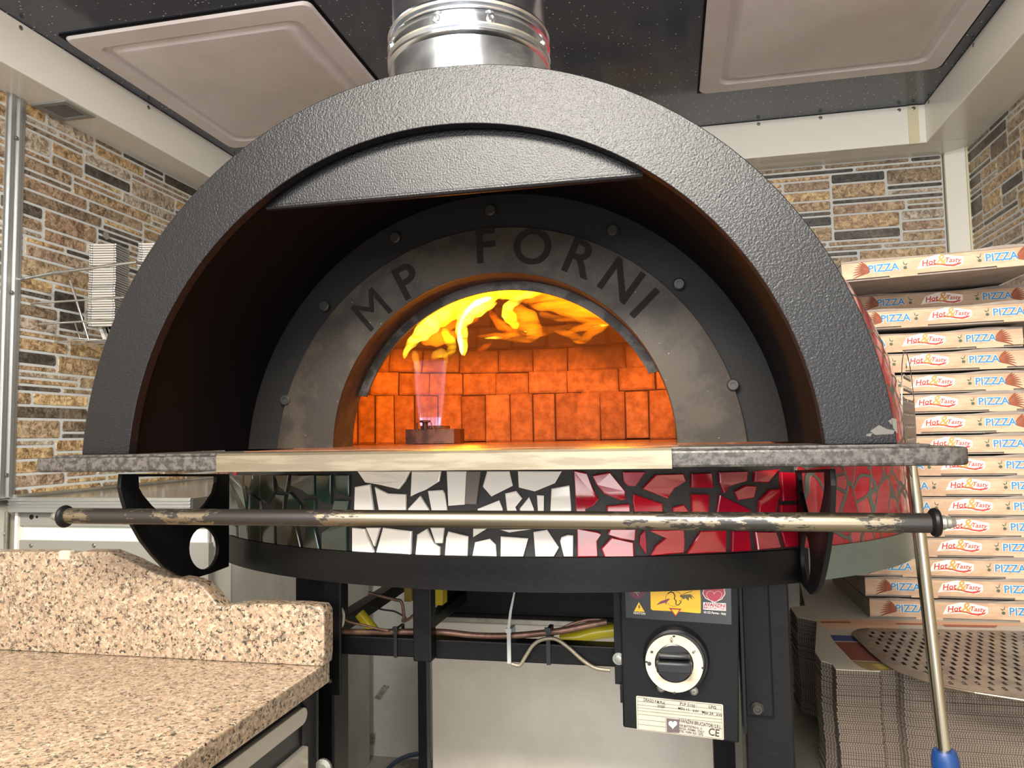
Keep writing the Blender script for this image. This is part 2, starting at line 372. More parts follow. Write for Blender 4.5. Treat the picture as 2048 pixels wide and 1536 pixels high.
# ================================================================== THE SETTING
def stone_wall(name, O, e1, length, zt, zb, nrm, seed, rowh=.088):
    """printed ledge-stone panel standing on plane O + e1*s, from zb up to zt"""
    rnd = random.Random(seed); e1 = Vector(e1); nrm = Vector(nrm); O = Vector(O); up = Vector((0, 0, 1)); bm = bmesh.new()
    lay = bm.loops.layers.float_color.new('tint')
    def P(s, z, d=0): return O+e1*s+up*(z-O.z)+nrm*d
    def quad(a, b, c, d, mi, t=(0, 0, 0, 1)):
        f = bm.faces.new([bm.verts.new(v) for v in (a, b, c, d)]); f.material_index = mi
        for l in f.loops: l[lay] = t
        return f
    quad(P(0, zb), P(length, zb), P(length, zt), P(0, zt), 0)
    quad(P(0, zb, -.02), P(length, zb, -.02), P(length, zt, -.02), P(0, zt, -.02), 0)
    g = .0042; u = .0185; nx = int(length/.02)+1; nz = int((zt-zb)/u)+1; occ = [[0]*nx for _ in range(nz)]
    for r in range(nz):
        c = 0
        while c < nx:
            if occ[r][c]: c += 1; continue
            run = 0
            while c+run < nx and not occ[r][c+run]: run += 1
            hh = rnd.choice((1, 1, 1, 2, 2, 2, 3)); ln = rnd.randint(6, 17) if hh < 3 else rnd.randint(6, 15)
            if run-ln < 4: ln = run if run <= 20 else run//2
            for rr in range(r, min(nz, r+hh)):
                for cc in range(c, c+ln): occ[rr][cc] = 1
            sa, sb = c*.02+g, min((c+ln)*.02-g, length-.001); z1, z0 = zt-r*u-g*.8, max(zt-(r+hh)*u+g*.8, zb+.001); c += ln
            if sb-sa < .012 or z1-z0 < .004: continue
            t = (rnd.random(), rnd.random(), 0, 1); e = .0018; q = min(.004, (z1-z0)*.3)
            def octo(i, d): return [P(sa+q+i, z0+i, d), P(sb-q-i, z0+i, d), P(sb-i, z0+q+i, d), P(sb-i, z1-q-i, d), P(sb-q-i, z1-i, d), P(sa+q+i, z1-i, d), P(sa+i, z1-q-i, d), P(sa+i, z0+q+i, d)]
            lo = [bm.verts.new(v) for v in octo(0, 0)]; hi = [bm.verts.new(v) for v in octo(e*.8, e)]
            fs = [bm.faces.new(hi)]+[bm.faces.new((lo[i], lo[(i+1) % 8], hi[(i+1) % 8], hi[i])) for i in range(8)]
            for f in fs:
                f.material_index = 1
                for l in f.loops: l[lay] = t
    me = bpy.data.meshes.new(name)
    for v in bm.verts: v.co += Vector((0, 0, H))
    bmesh.ops.recalc_face_normals(bm, faces=list(bm.faces))
    bm.to_mesh(me); bm.free(); me.materials.append(MORTAR); me.materials.append(STONE)
    o = bpy.data.objects.new(name, me); COL.objects.link(o); o['kind'] = 'structure'; return o
def struct(mb, name, m, **kw): return mb.build(name, m, kind='structure', **kw)

XL, XLB, XR, XRB, YB, YBB = -1.70, -1.575, 1.005, .852, 2.735, 2.603
ZC, ZB = 1.066, .936; ZF = -H
struct(MB().box(-2.0, 1.3, -1.2, 3.0, ZF-.05, ZF), 'floor', mat('grey_vinyl_floor', '9d998f', .45, var=('625f58', 6, 1.2)))
struct(MB().box(-2.0, 1.3, -1.0, 2.9, ZC, ZC+.04), 'ceiling', CEIL)
stone_wall('wall_left', (XL, -.9, ZB), (0, 1, 0), YB+.9, ZB, -.145, (1, 0, 0), 5)
stone_wall('wall_back', (XL, YB, ZB), (1, 0, 0), .94-XL, ZB, -.45, (0, -1, 0), 11)
stone_wall('wall_right', (XR, -.9, ZB), (0, 1, 0), 3.59, ZB, -.6, (-1, 0, 0), 23)
struct(MB().box(XL-.03, XR+.03, YB+.025, YB+.06, ZF, ZC), 'wall_back_shell', GREYWALL)
struct(MB().box(XL-.06, XL-.025, -1.0, YB+.06, ZF, ZC), 'wall_left_shell', GREYWALL)
struct(MB().box(XR+.025, XR+.06, -1.0, YB+.06, ZF, ZC), 'wall_right_shell', GREYWALL)
# boxed beams round the ceiling
struct(MB().box(XL-.02, XLB, -.9, YBB, ZB, ZC-.001, .003), 'trim_1', CREAM)
struct(MB().box(XRB, XR+.02, -.9, YBB, ZB, ZC-.001, .003), 'trim_2', CREAM)
struct(MB().box(XL-.02, XR+.02, YBB, YB+.02, ZB, ZC-.001, .003), 'trim_3', CREAM)
# cover strip at the beam joint and corner post
struct(MB().box(.800, .832, YBB-.003, YBB+.01, ZB-.002, ZC-.002, .001), 'trim_4', CREAM_EDGE)
struct(MB().prism([(.945, YB-.012, ZB), (XR-.012, YB-.05, ZB), (XR, YB-.05, ZB), (XR, YB+.01, ZB), (.945, YB+.01, ZB)], (0, 0, -1.5)), 'trim_5', CREAM)
mb = MB()
mb.tube([(.948, YB-.008, ZB-.002), (.948, YB-.008, -.5)], .005, 6); mb.tube([(XR-.008, YB-.055, ZB-.002), (XR-.008, YB-.055, -.5)], .004, 6)
struct(mb, 'trim_6', CREAM_EDGE)
# aluminium joint profile on the left wall
mb = MB()
mb.box(XL, XL+.004, 1.590, 1.650, -.14, ZB); mb.box(XL, XL+.009, 1.600, 1.612, -.14, ZB, .002); mb.box(XL, XL+.009, 1.626, 1.638, -.14, ZB, .002)
struct(mb, 'trim_7', ALU)
for z in (.78, .33, -.07): pass

def rivet(mb, c, n, r=.005, h=.0022):
    mb.lathe([(r, -.0005), (r, h*.4), (r*.55, h), (r*.5, h*.5), (0.0002, h*.5)], c, n, 14)
mb = MB()
for y in (1.02, 1.51, 1.98, 2.45): rivet(mb, (XLB, y, ZC-.016), (1, 0, 0), .006)
for x in (-.6, -.1, .33, .53, .775, .818): rivet(mb, (x, YBB-(.003 if x > .8 else 0), ZC-.013), (0, -1, 0), .006)
for y in (2.56, 2.2, 1.8): rivet(mb, (XRB, y, ZC-.013), (-1, 0, 0), .006)
for z in (.82, .40, -.08): rivet(mb, (XL+.009, 1.619, z), (1, 0, 0), .005)
struct(mb, 'trim_8', BOLT)

# ceiling hatches (moulded plastic, raised rim, sunk channel, raised centre)
def hatch(label, x0, x1, y0, y1):
    root = empty('ceiling_hatch', ((x0+x1)/2, (y0+y1)/2, ZC), label, 'ceiling hatch', 'moulded hatches in the ceiling')
    def rr(i, z, rad):
        pts = []
        for cx, cy, a in ((x1-i-rad, y1-i-rad, 0), (x0+i+rad, y1-i-rad, PI/2), (x0+i+rad, y0+i+rad, PI), (x1-i-rad, y0+i+rad, 1.5*PI)):
            for k in range(7): pts.append((cx+rad*math.cos(a+k*PI/12), cy+rad*math.sin(a+k*PI/12), z))
        return pts
    mb = MB(); prof = [(0, ZC-.0005, .02), (0, ZC-.006, .02), (.004, ZC-.012, .022), (.055, ZC-.014, .03), (.062, ZC-.006, .03), (.074, ZC-.005, .03), (.084, ZC-.012, .03), (.088, ZC-.014, .03)]
    rings = [[mb.bm.verts.new(p) for p in rr(*q)] for q in prof]; n = len(rings[0])
    for a, b in zip(rings, rings[1:]):
        for k in range(n): mb.face((a[k], a[(k+1) % n], b[(k+1) % n], b[k]))
    mb.face(rings[-1]); mb.build('hatch_panel', HATCH, root, smooth=SM)
    mb = MB(); i = -.006
    mb.prism([(x0+i, y0+i, ZC-.0005), (x1-i, y0+i, ZC-.0005), (x1-i, y1-i, ZC-.0005), (x0+i, y1-i, ZC-.0005)], (0, 0, -.004), [[(x0+.004, y0+.004, ZC-.0005), (x1-.004, y0+.004, ZC-.0005), (x1-.004, y1-.004, ZC-.0005), (x0+.004, y1-.004, ZC-.0005)]])
    mb.build('gasket', BLACK_IN, root)
    return root
hatch('taupe moulded ceiling hatch left of the steel flue', -1.525, -.825, 1.588, 2.352)
hatch('taupe moulded ceiling hatch right of the flue, above the pizza boxes', .122, .810, 1.55, 2.328)

# vent grille on the underside of the left beam
vt = empty('vent_grille', (-1.64, 1.722, ZB), 'small square mesh vent grille under the cream beam on the left', 'vent')
def sq(i, z): return [(-1.694+i, 1.668+i, z), (-1.586-i, 1.668+i, z), (-1.586-i, 1.777-i, z), (-1.694+i, 1.777-i, z)]
MB().prism(sq(0, ZB), (0, 0, -.005), [sq(.017, ZB)], .001).build('frame', GREYPANEL, vt)
MB().prism(sq(.015, ZB-.0003), (0, 0, -.0008)).build('backing', GAP, vt)
mb = MB()
for k in range(1, 15):
    a = .015+k*.0052
    mb.box(-1.694+a-.0004, -1.694+a+.0004, 1.683, 1.762, ZB-.0032, ZB-.0018); mb.box(-1.679, -1.601, 1.668+a-.0004, 1.668+a+.0004, ZB-.0032, ZB-.0018)
mb.build('mesh', ALU, vt)

# ================================================================== THE OVEN
XC = -.277; OC = Vector((-.245, 1.485, -.05)); RB = .656; KY = .50/.656   # the body is oval in plan
ov = empty('pizza_oven', (XC, 1.5, -.25), 'black domed gas pizza oven with an arched mouth and mosaic tiled body', 'pizza oven')
KL = .43/.60; YF, YP = .88, 1.18; ZH = -.0165
# hood: outer shell, face ring, tunnel
mb = MB(); mb.prism(half_ring(XC, -.047, .520, -.050, .446, ZH, YF), (0, .016, 0), bev=.0012); mb.build('face_ring', BLACK, ov, smooth=SM)
mb = MB()
A = arch_outline(XC, -.047, .5185, ZH, YF+.014); B = [v+Vector((0, .55, 0)) for v in A]
for a, b, c, d in zip(A, A[1:], B[1:], B): mb.face([mb.bm.verts.new(p) for p in (a, b, c, d)])
mb.build('hood_shell', BLACK, ov, smooth=SM)
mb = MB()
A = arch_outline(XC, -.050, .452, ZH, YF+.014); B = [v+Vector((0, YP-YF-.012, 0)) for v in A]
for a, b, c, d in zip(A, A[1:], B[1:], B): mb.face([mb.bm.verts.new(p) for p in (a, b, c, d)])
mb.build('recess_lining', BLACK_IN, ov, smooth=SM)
# visor: plate closing the top of the arch, lower edge rolled
zv = .36*YF+.002
av = math.asin((zv+.05)/.450)
seg = arc(XC, -.05, .450, YF+.020, av, PI-av, 40)
mb = MB(); mb.prism(seg, (0, .004, 0)); 
x0, x1 = seg[-1].x, seg[0].x
mb.tube([(x0+.004, YF+.026, zv-.001), (x1-.004, YF+.026, zv-.001)], .0055, 12)
mb.build('smoke_visor', BLACK, ov, smooth=SM)
# back of the recess and name plate
mb = MB(); mb.prism(half_ring(XC, -.048, .453, -.018, .300, ZH, YP+.004), (0, .004, 0)); mb.build('recess_back', PLATE2, ov)
plate = MB().prism(half_ring(XC, -.048, .3925, -.0185, .287, ZH, YP-.004), (0, .007, 0), bev=.0008).build('name_plate', PLATE, ov, smooth=SM)
# mouth tunnel and inner stop ring
mb = MB(); mb.prism(half_ring(XC, -.0185, .3005, -.0185, .287, ZH, YP+.003), (0, .075, 0)); mb.build('mouth_lining', SMOKED, ov, smooth=SM)
a0 = math.asin((.104-ZH)/.287); a1 = PI-math.asin((.078-ZH)/.287)
p1 = arc(XC, -.0185, .2875, YP+.066, a0, a1, 48); p2 = arc(XC, -.0185, .272, YP+.066, a0+.01, a1-.01, 48)
mb = MB(); mb.prism(p1+p2[::-1], (0, .006, 0)); mb.build('door_stop', mat('sooty_bare_steel', '4c4743', .5, .3, var=('292420', 30, 1.6)), ov, smooth=SM)
# stencil lettering on the plate: raised letters, dark colour painting the cuts' shade
letters = [('M', 742, 618, 1), ('P', 815, 560, 1), ('F', 972, 490, 1), ('O', 1065, 492, 1), ('R', 1163, 516, 1), ('N', 1243, 560, 1), ('I', 1290, 605, 1)]
LETTER = mat('stencil_cut_shadow', '1d1a17', .8, spec=.15)
cen = Vector((XC, YP-.004, -.03))
for ch, px_, py_, s_ in letters:
    c = atY(px_, py_, YP-.004); d = (c-cen); d.y = 0; d.normalize(); axr = Vector((d.z, 0, -d.x))
    tb = text_mb(ch, .082, c-d*.029, axr, d, .0016, bold=(0 if ch == 'M' else .012))
    for v in tb.bm.verts: v.co.y -= .0004
    o = tb.build('letter', LETTER, plate)
for sx, sy in ((570, 800), (648, 612), (790, 475), (980, 420), (1358, 568), (1466, 770), (1225, 460)):
    c = atY(sx, sy, YP-.0045)
    MB().lathe([(.0095, 0), (.0095, .0012), (.0075, .003), (.004, .003), (.004, .0012), (.0001, .0012)], c, (0, -1, 0), 20).build('screw', DARKBOLT, plate, smooth=SM)

# dome, drum and band (round body behind the hood)
def drum_arc(R, a_from, a_to, z0, z1, n, name, m, parent, thick=.004):
    mb = MB(); pr = [(R-thick, z0), (R, z0), (R, z1), (R-thick, z1)]
    rings = []
    for k in range(n+1):
        a = a_from+(a_to-a_from)*k/n
        rings.append([mb.bm.verts.new((OC.x+r*math.sin(a), OC.y-r*KY*math.cos(a), z)) for r, z in pr])
    for a, b in zip(rings, rings[1:]):
        for k in range(4): mb.face((a[k], b[k], b[(k+1) % 4], a[(k+1) % 4]))
    mb.face(rings[0]); mb.face(rings[-1][::-1])
    return mb.build(name, m, parent, smooth=SM)
ang_l, ang_r = -.85, .689
drum_arc(RB, ang_r-.005, 2*PI+ang_l+.005, -.163, -.030, 96, 'mosaic_drum', MOSAIC, ov)
drum_arc(RB-.003, ang_l, ang_r, -.165, -.034, 48, 'mosaic_bed', GROUT, ov)
drum_arc(RB+.007, ang_l-.01, ang_r+.01, -.2085, -.163, 64, 'front_band', BLACK_SAT, ov, .02)
drum_arc(RB+.004, ang_r+.01, 2*PI+ang_l-.01, -.2085, -.163, 110, 'rear_band', GREENBAND, ov, .02)
MB().lathe([(.0001, -.19), (.65, -.19), (.65, -.186), (.0001, -.186)], (OC.x, OC.y, 0), n=64).squash(OC.y, KY).build('base_plate', BLACK_SAT, ov)
mb = MB(); prof = [(RB+.002, -.032)]
for k in range(0, 17):
    t = k/16*PI/2*.97; prof.append((RB*math.cos(t), -.030+.60*math.sin(t)))
mb.lathe(prof, (OC.x, OC.y, 0), n=96); 
mb.squash(OC.y, KY)
dome = mb
kill = [f for f in dome.bm.faces if f.calc_center_median().y < 1.36 and math.hypot(f.calc_center_median().x-XC, f.calc_center_median().z+.05) < .515]
bmesh.ops.delete(dome.bm, geom=kill, context='FACES')
dome.build('mosaic_dome', MOSAIC, ov, smooth=SM)

# hand-cut mosaic shards on the front of the drum: (points in three close views, mapped back to the drum surface)
def on_drum(px_, py_, R):
    d = ray(px_, py_); dy_ = d.y/KY; oy = OC.y/KY; a = d.x*d.x+dy_*dy_; b = -2*(d.x*OC.x+dy_*oy); c = OC.x**2+oy**2-R*R
    t = (-b-math.sqrt(b*b-4*a*c))/(2*a); return d*t
def shards(polys, ox, oy, s, name, m, zmax=-.036, zmin=-.1625):
    mb = MB(); rnd = random.Random(7)
    for pl in polys:
        P = [on_drum(ox+x/s, oy+y/s, RB) for x, y in pl]
        # refine the edges a little so the pieces follow the curve
        Q = []
        for i, p in enumerate(P):
            q = P[(i+1) % len(P)]; n = max(1, int(abs(p.x-q.x)/.02))
            Q += [p.lerp(q, k/n) for k in range(n)]
        def proj(p, R):
            v = Vector((p.x-OC.x, (p.y-OC.y)/KY)); v = v.normalized()*R; return Vector((OC.x+v.x, OC.y+v.y*KY, max(zmin, min(zmax, p.z))))
        jt = rnd.uniform(0, .0012)
        ce = sum(Q, Vector())/len(Q); inn = [q.lerp(ce, .0) for q in Q]
        edge = [q+(ce-q).normalized()*.0016 for q in Q]
        lo = [mb.bm.verts.new(proj(q, RB-.002)) for q in Q]; mi = [mb.bm.verts.new(proj(q, RB+.002+jt)) for q in Q]; hi = [mb.bm.verts.new(proj(q, RB+.003+jt)) for q in edge]
        n = len(Q)
        for k in range(n):
            mb.face((lo[k], lo[(k+1) % n], mi[(k+1) % n], mi[k])); mb.face((mi[k], mi[(k+1) % n], hi[(k+1) % n], hi[k]))
        for t in tessellate_polygon([[v.co for v in hi]]): mb.face([hi[i] for i in t])
    return mb.build(name, m, ov)
W_ = [[(195,270),(500,270),(470,330),(435,375),(330,350),(240,335)], [(180,362),(265,347),(285,490),(300,575),(175,575),(175,490)], [(165,600),(235,607),(290,750),(165,745)],
 [(295,362),(370,400),(475,405),(475,490),(480,570),(330,570),(318,490)], [(512,270),(680,270),(670,330),(590,380),(540,400),(505,418)], [(560,415),(608,490),(625,570),(500,570),(490,490)],
 [(605,385),(690,380),(702,400),(715,490),(720,570),(640,570)], [(715,270),(830,270),(820,465),(725,472)], [(950,270),(1080,270),(1100,355),(975,418),(925,360)], [(1130,270),(1385,270),(1345,340),(1228,388),(1135,365)],
 [(1020,440),(1040,490),(1040,570),(900,570),(895,490)], [(1055,400),(1120,385),(1155,430),(1115,480),(1150,570),(1075,570)], [(1195,420),(1222,490),(1230,570),(1165,570),(1140,490)],
 [(1240,410),(1282,412),(1280,570),(1250,570)], [(1325,372),(1430,352),(1440,490),(1445,570),(1315,570)], [(245,600),(325,600),(292,710)], [(345,600),(510,620),(505,760),(305,745)],
 [(545,640),(600,607),(640,690),(675,715),(675,765),(535,762)], [(620,600),(700,600),(690,690),(650,690)], [(725,622),(840,650),(835,765),(705,765),(712,660)], [(870,605),(950,605),(870,655)],
 [(880,685),(965,665),(1000,700),(1005,768),(865,765)], [(1030,650),(1190,662),(1160,768),(1030,768)], [(1220,625),(1300,612),(1368,715),(1338,768),(1232,768)], [(1382,655),(1420,642),(1452,645),(1450,768),(1398,768),(1375,680)], [(1025,612),(1215,608),(1080,628)]]
R_ = [[(78,30),(150,45),(185,130),(218,195),(190,230),(140,255),(150,330),(95,330)], [(182,60),(280,40),(370,150),(370,195),(340,200),(245,160),(205,110)], [(355,38),(485,38),(425,120),(385,118),(360,95)],
 [(540,55),(700,50),(715,90),(650,130),(610,190),(465,135)], [(415,165),(580,220),(585,320),(430,320),(412,200)], [(265,232),(395,220),(400,320),(265,320)], [(745,50),(860,45),(870,130),(745,128)], [(745,165),(845,168),(840,320),(750,320)],
 [(900,40),(1065,35),(1060,90),(960,120),(930,160),(905,100)], [(1105,35),(1240,25),(1180,100),(1100,95)], [(990,150),(1050,115),(1115,120),(1100,185),(1010,200)], [(905,170),(1080,255),(1080,320),(880,320)],
 [(1130,200),(1190,140),(1250,135),(1225,255),(1230,320),(1120,320)], [(1250,40),(1340,45),(1355,200),(1260,205)], [(1250,225),(1355,225),(1355,320),(1250,320)], [(640,240),(700,225),(725,255),(725,320),(640,320)],
 [(95,360),(215,380),(235,390),(210,430),(212,522),(98,522)], [(290,410),(415,440),(418,520),(250,522),(232,475)], [(280,365),(430,365),(425,430),(340,420),(270,395)], [(455,400),(480,370),(490,450),(488,508),(450,450)],
 [(500,370),(700,365),(705,440),(700,498),(515,515),(540,460),(600,410)], [(800,375),(942,370),(942,495),(718,505),(770,420)], [(975,375),(1070,375),(1082,486),(972,493)], [(1105,380),(1225,380),(1252,470),(1120,482)], [(1255,380),(1350,375),(1360,460),(1280,468)]]
G_ = [[(250,95),(325,95),(330,140),(300,240),(255,190)], [(340,95),(405,95),(400,320),(305,250)], [(415,95),(530,95),(540,260),(470,375),(418,340)], [(550,95),(680,95),(650,265),(580,210)], [(710,95),(930,95),(930,300),(880,300),(810,250),(700,200)],
 [(950,95),(1090,95),(1090,380),(1000,370),(950,280)], [(1130,95),(1265,95),(1265,310),(1140,250)], [(555,280),(640,290),(630,430),(550,430)], [(690,265),(800,390),(800,520),(650,520),(650,430)], [(1125,340),(1265,345),(1240,520),(1110,520),(1100,430)],
 [(90,100),(240,100),(240,230),(270,430),(95,430)], [(300,270),(400,350),(400,520),(280,520)], [(85,540),(175,600),(180,760),(90,740)], [(195,540),(280,540),(290,765),(200,745)], [(300,540),(410,540),(410,785),(297,765)], [(430,540),(540,540),(540,800),(430,785)],
 [(565,540),(740,540),(800,825),(570,805)], [(850,610),(935,610),(980,845),(825,830)], [(1000,655),(1100,590),(1245,590),(1245,858),(1000,846)], [(830,330),(935,330),(935,520),(830,520)]]
shards(W_, 650, 850, 2.9257, 'white_mosaic', TILE_W)
shards(R_, 1120, 930, 2.8444, 'red_mosaic', TILE_R)
shards(G_, 440, 930, 4.876, 'green_mosaic', TILE_G)
shards([[(833,270),(912,270),(888,465),(820,462)]], 650, 850, 2.9257, 'mortar_smear', TILE_GREY)

# landing shelf: black slab with rounded ends, stainless strip, hearth
def slab(x0, x1, y0, y1, z0, z1, r, name, m, parent, bev=.003):
    pts = []
    for cx, cy, a in ((x1-r, y0+r, -PI/2), (x1-r*.2, y1-r*.2, 0), (x0+r*.2, y1-r*.2, PI/2), (x0+r, y0+r, PI)):
        rr = r if cy < (y0+y1)/2 else r*.2
        for k in range(9): pts.append((cx+rr*math.cos(a+k*PI/16), cy+rr*math.sin(a+k*PI/16), z0))
    return MB().prism(pts, (0, 0, z1-z0), bev=bev).build(name, m, parent, smooth=SM)
YS = .836
slab(-.838, .302, YS, 1.02, -.0385, -.0195, .022, 'shelf', BLACK_SHELF, ov)
MB().box(XC-.545, XC+.545, YS+.022, 1.02, -.0200, ZH, .001).build('shelf_plate', BLACK_SHELF, ov)
mb = MB(); mb.prism([(-.557, YS-.0035, -.0395), (-.557, YS-.0035, -.0195), (-.557, YS-.001, -.0165), (-.557, YS+.07, -.0158), (-.557, YS+.07, -.0165), (-.557, YS+.0, -.0185), (-.557, YS-.0005, -.0395)], (.558, 0, 0), bev=.0003)
mb.build('stainless_strip', STEEL, ov, smooth=SM)
hearth = []
for v in arch_outline(XC, -.0185, .285, ZH, 0, 2)[:1]: pass
MB().box(XC-.286, XC+.286, YS+.068, YP+.09, -.0200, -.0152).build('mouth_sill', HEARTH, ov)
MB().lathe([(.0001, -.030), (.585, -.030), (.585, -.0158), (.0001, -.0158)], (-.25, 1.49, 0), n=64).squash(1.49, KL).build('hearth', HEARTH, ov)

# side brackets under the shelf (D-shaped plates with two cut-outs)
outl = [(240, 948), (237, 975), (243, 1000), (252, 1030), (262, 1050), (280, 1082), (302, 1110), (325, 1135), (350, 1150), (385, 1157), (418, 1147), (455, 1133), (456, 948)]
h_up = [(274, 953), (275, 975), (283, 990), (300, 1010), (310, 1019), (400, 1019), (412, 1005), (425, 985), (430, 965), (430, 953)]
h_lo = [(405+30*math.cos(t)*.98, 1097+42*math.sin(t)) for t in [k*PI/12 for k in range(24)]]
def bracket(x, ext):
    f = lambda pts: [Vector((x, atX(a, b, -.72).y, atX(a, b, -.72).z)) for a, b in pts]
    O = [Vector((p.x, p.y, min(p.z, -.037))) for p in f(outl)]
    return MB().prism(O, (ext, 0, 0), [f(h_up), f(h_lo)], bev=.0008).build('side_bracket', BLACK_SAT, ov, smooth=SM)
bracket(-.723, .006); bracket(.168, .006)

# towel-rail bar: black paint worn through to bare steel, most of all in the middle
def rail_mat():
    m, nt, p, tc = nodes('worn_black_steel_tube'); L = nt.links.new
    mp = N(nt, 'Mapping'); mp.inputs['Scale'].default_value = (.7, 2, 2); L(tc.outputs['Object'], mp.inputs[0])
    n = N(nt, 'TexNoise', i_Scale=70.0, i_Detail=8.0, i_Roughness=.7); L(mp.outputs[0], n.inputs['Vector'])
    sx = N(nt, 'SeparateXYZ'); L(tc.outputs['Object'], sx.inputs[0])
    rx = ramp(nt, [(.0, (.62,)*3+(1,)), (.06, (.30,)*3+(1,)), (.20, (.55,)*3+(1,)), (.24, (.25,)*3+(1,)), (.34, (.40,)*3+(1,)), (.46, (.80,)*3+(1,)), (.66, (.80,)*3+(1,)), (.70, (.52,)*3+(1,)), (.84, (.44,)*3+(1,)), (.90, (.66,)*3+(1,)), (.96, (.50,)*3+(1,)), (1, (.1,)*3+(1,))], N(nt, 'MapRange').outputs[0])
    mr0 = nt.nodes[-2] if nt.nodes[-2].bl_idname == 'ShaderNodeMapRange' else [q for q in nt.nodes if q.bl_idname == 'ShaderNodeMapRange'][0]
    L(sx.outputs[0], mr0.inputs[0]); mr0.inputs[1].default_value = -.54; mr0.inputs[2].default_value = .55
    ad = N(nt, 'Math', operation='ADD'); L(n.outputs[0], ad.inputs[0]); L(rx.outputs[0], ad.inputs[1])
    r = ramp(nt, [(.97, (0, 0, 0, 1)), (1.0, (1, 1, 1, 1))], ad.outputs[0])
    mx = N(nt, 'Mix', data_type='RGBA'); L(r.outputs[0], mx.inputs[0]); mx.inputs[6].default_value = lin('1c1917'); mx.inputs[7].default_value = lin('857b69'); L(mx.outputs[2], p.inputs['Base Color'])
    L(r.outputs[0], p.inputs['Metallic']); p.inputs['Roughness'].default_value = .34
    return m
RAILM = rail_mat()
ZBR = -.1005; YBR = .876
rail = MB().tube([(-.815, YBR, ZBR+.0008), (-.3, YBR, ZBR), (.272, YBR, ZBR-.0008)], .0106, 24).build('rail', RAILM, ov, smooth=SM)
for x, s in ((-.815, -1), (.272, 1)):
    c = Vector((x, YBR, ZBR)); 
    MB().lathe([(.0106, -.004), (.0145, -.001), (.0155, .002), (.0145, .005), (.006, .006)], c, (s, 0, 0), 24).build('end_flange', BLACK_SAT, rail, smooth=SM)
    MB().lathe([(.0075, .005), (.0078, .011), (.0066, .0125), (.0066, .016), (.0045, .021), (.0001, .023)], c, (s, 0, 0), 6 if 0 else 18).build('acorn_nut', BOLT, rail, smooth=SM)

# brick lining inside the oven: soldier course, then courses leaning into a dome; every brick laid with joints
def lining():
    bm = bmesh.new(); lay = bm.loops.layers.float_color.new('tint'); rnd = random.Random(3); cx, cy = -.25, 1.49; R0 = .57
    prof = [(R0, -.016), (R0, .106), (R0-.003, .164), (R0-.013, .223), (R0-.035, .280), (R0-.08, .325), (R0-.15, .36), (R0-.24, .39), (R0-.36, .41), (.001, .42)]
    # mortar shell
    n = 96; rings = []
    for r, z in prof: rings.append([bm.verts.new((cx+(r+.004)*math.sin(2*PI*k/n), cy+KL*(r+.004)*math.cos(2*PI*k/n), z+.003)) for k in range(n)])
    for a, b in zip(rings, rings[1:]):
        for k in range(n):
            am = 2*PI*(k+.5)/n
            if math.cos(am) < -.55 and a[0].co.z < .33: continue
            f = bm.faces.new((a[k], a[(k+1) % n], b[(k+1) % n], b[k])); f.material_index = 0
    widths = [.063, .098, .098, .098, .10, .095, .09, .085]
    for ci in range(len(prof)-2):
        (r0, z0), (r1, z1) = prof[ci], prof[ci+1]; a = rnd.random()*.1; j = .0013
        while a < 2*PI:
            wdt = widths[min(ci, 7)]*rnd.uniform(.88, 1.1)/max(r0, .2); b = a+wdt
            am = (a+b)/2
            if not (math.cos(am) < -.5):
                t = (rnd.random(), 0, 0, 1); g = j/r0*1.0; zj0 = z0+j*.5+rnd.uniform(-.002, .002); zj1 = z1-j*.5+rnd.uniform(-.002, .002); rr = rnd.uniform(-.002, .0015)
                def pt(an, fz, dep):
                    r = r0+(r1-r0)*fz+rr+dep; z = zj0+(zj1-zj0)*fz; return (cx+r*math.sin(an), cy+KL*r*math.cos(an), z)
                ns = 2; e = .005/r0; ez = .005/max(z1-z0, .03)
                L0 = [(a+g, 0), (b-g, 0), (b-g, 1), (a+g, 1)]
                jj = [(rnd.uniform(-.0012, .0012)/r0, rnd.uniform(-.012, .012)) for _ in range(4)]
                out = [pt(p[0]+q[0], p[1]+q[1], .004) for p, q in zip(L0, jj)]
                inn = [(a+g+e, ez), (b-g-e, ez), (b-g-e, 1-ez), (a+g+e, 1-ez)]
                fi = [pt(p[0]+q[0], p[1]+q[1], 0) for p, q in zip(inn, jj)]
                o_ = [bm.verts.new(p) for p in out]; i_ = [bm.verts.new(p) for p in fi]
                for f in [bm.faces.new(i_)]+[bm.faces.new((o_[k], o_[(k+1) % 4], i_[(k+1) % 4], i_[k])) for k in range(4)]:
                    f.material_index = 1
                    for l in f.loops: l[lay] = t
            a = b
    me = bpy.data.meshes.new('brick_lining'); off = Vector((0, 0, H))-wloc(ov)
    for v in bm.verts: v.co += off
    bm.to_mesh(me); bm.free(); me.materials.append(FIREMORTAR); me.materials.append(FIREBRICK)
    o = bpy.data.objects.new('brick_lining', me); COL.objects.link(o); o.parent = ov; return o
lining()
# front wall of the fire chamber round the mouth (keeps light inside)
mb = MB(); mb.prism(half_ring(XC, -.02, .47, -.0185, .297, ZH, YP+.080), (0, .02, 0)); mb.build('chamber_front', FIREMORTAR, ov)

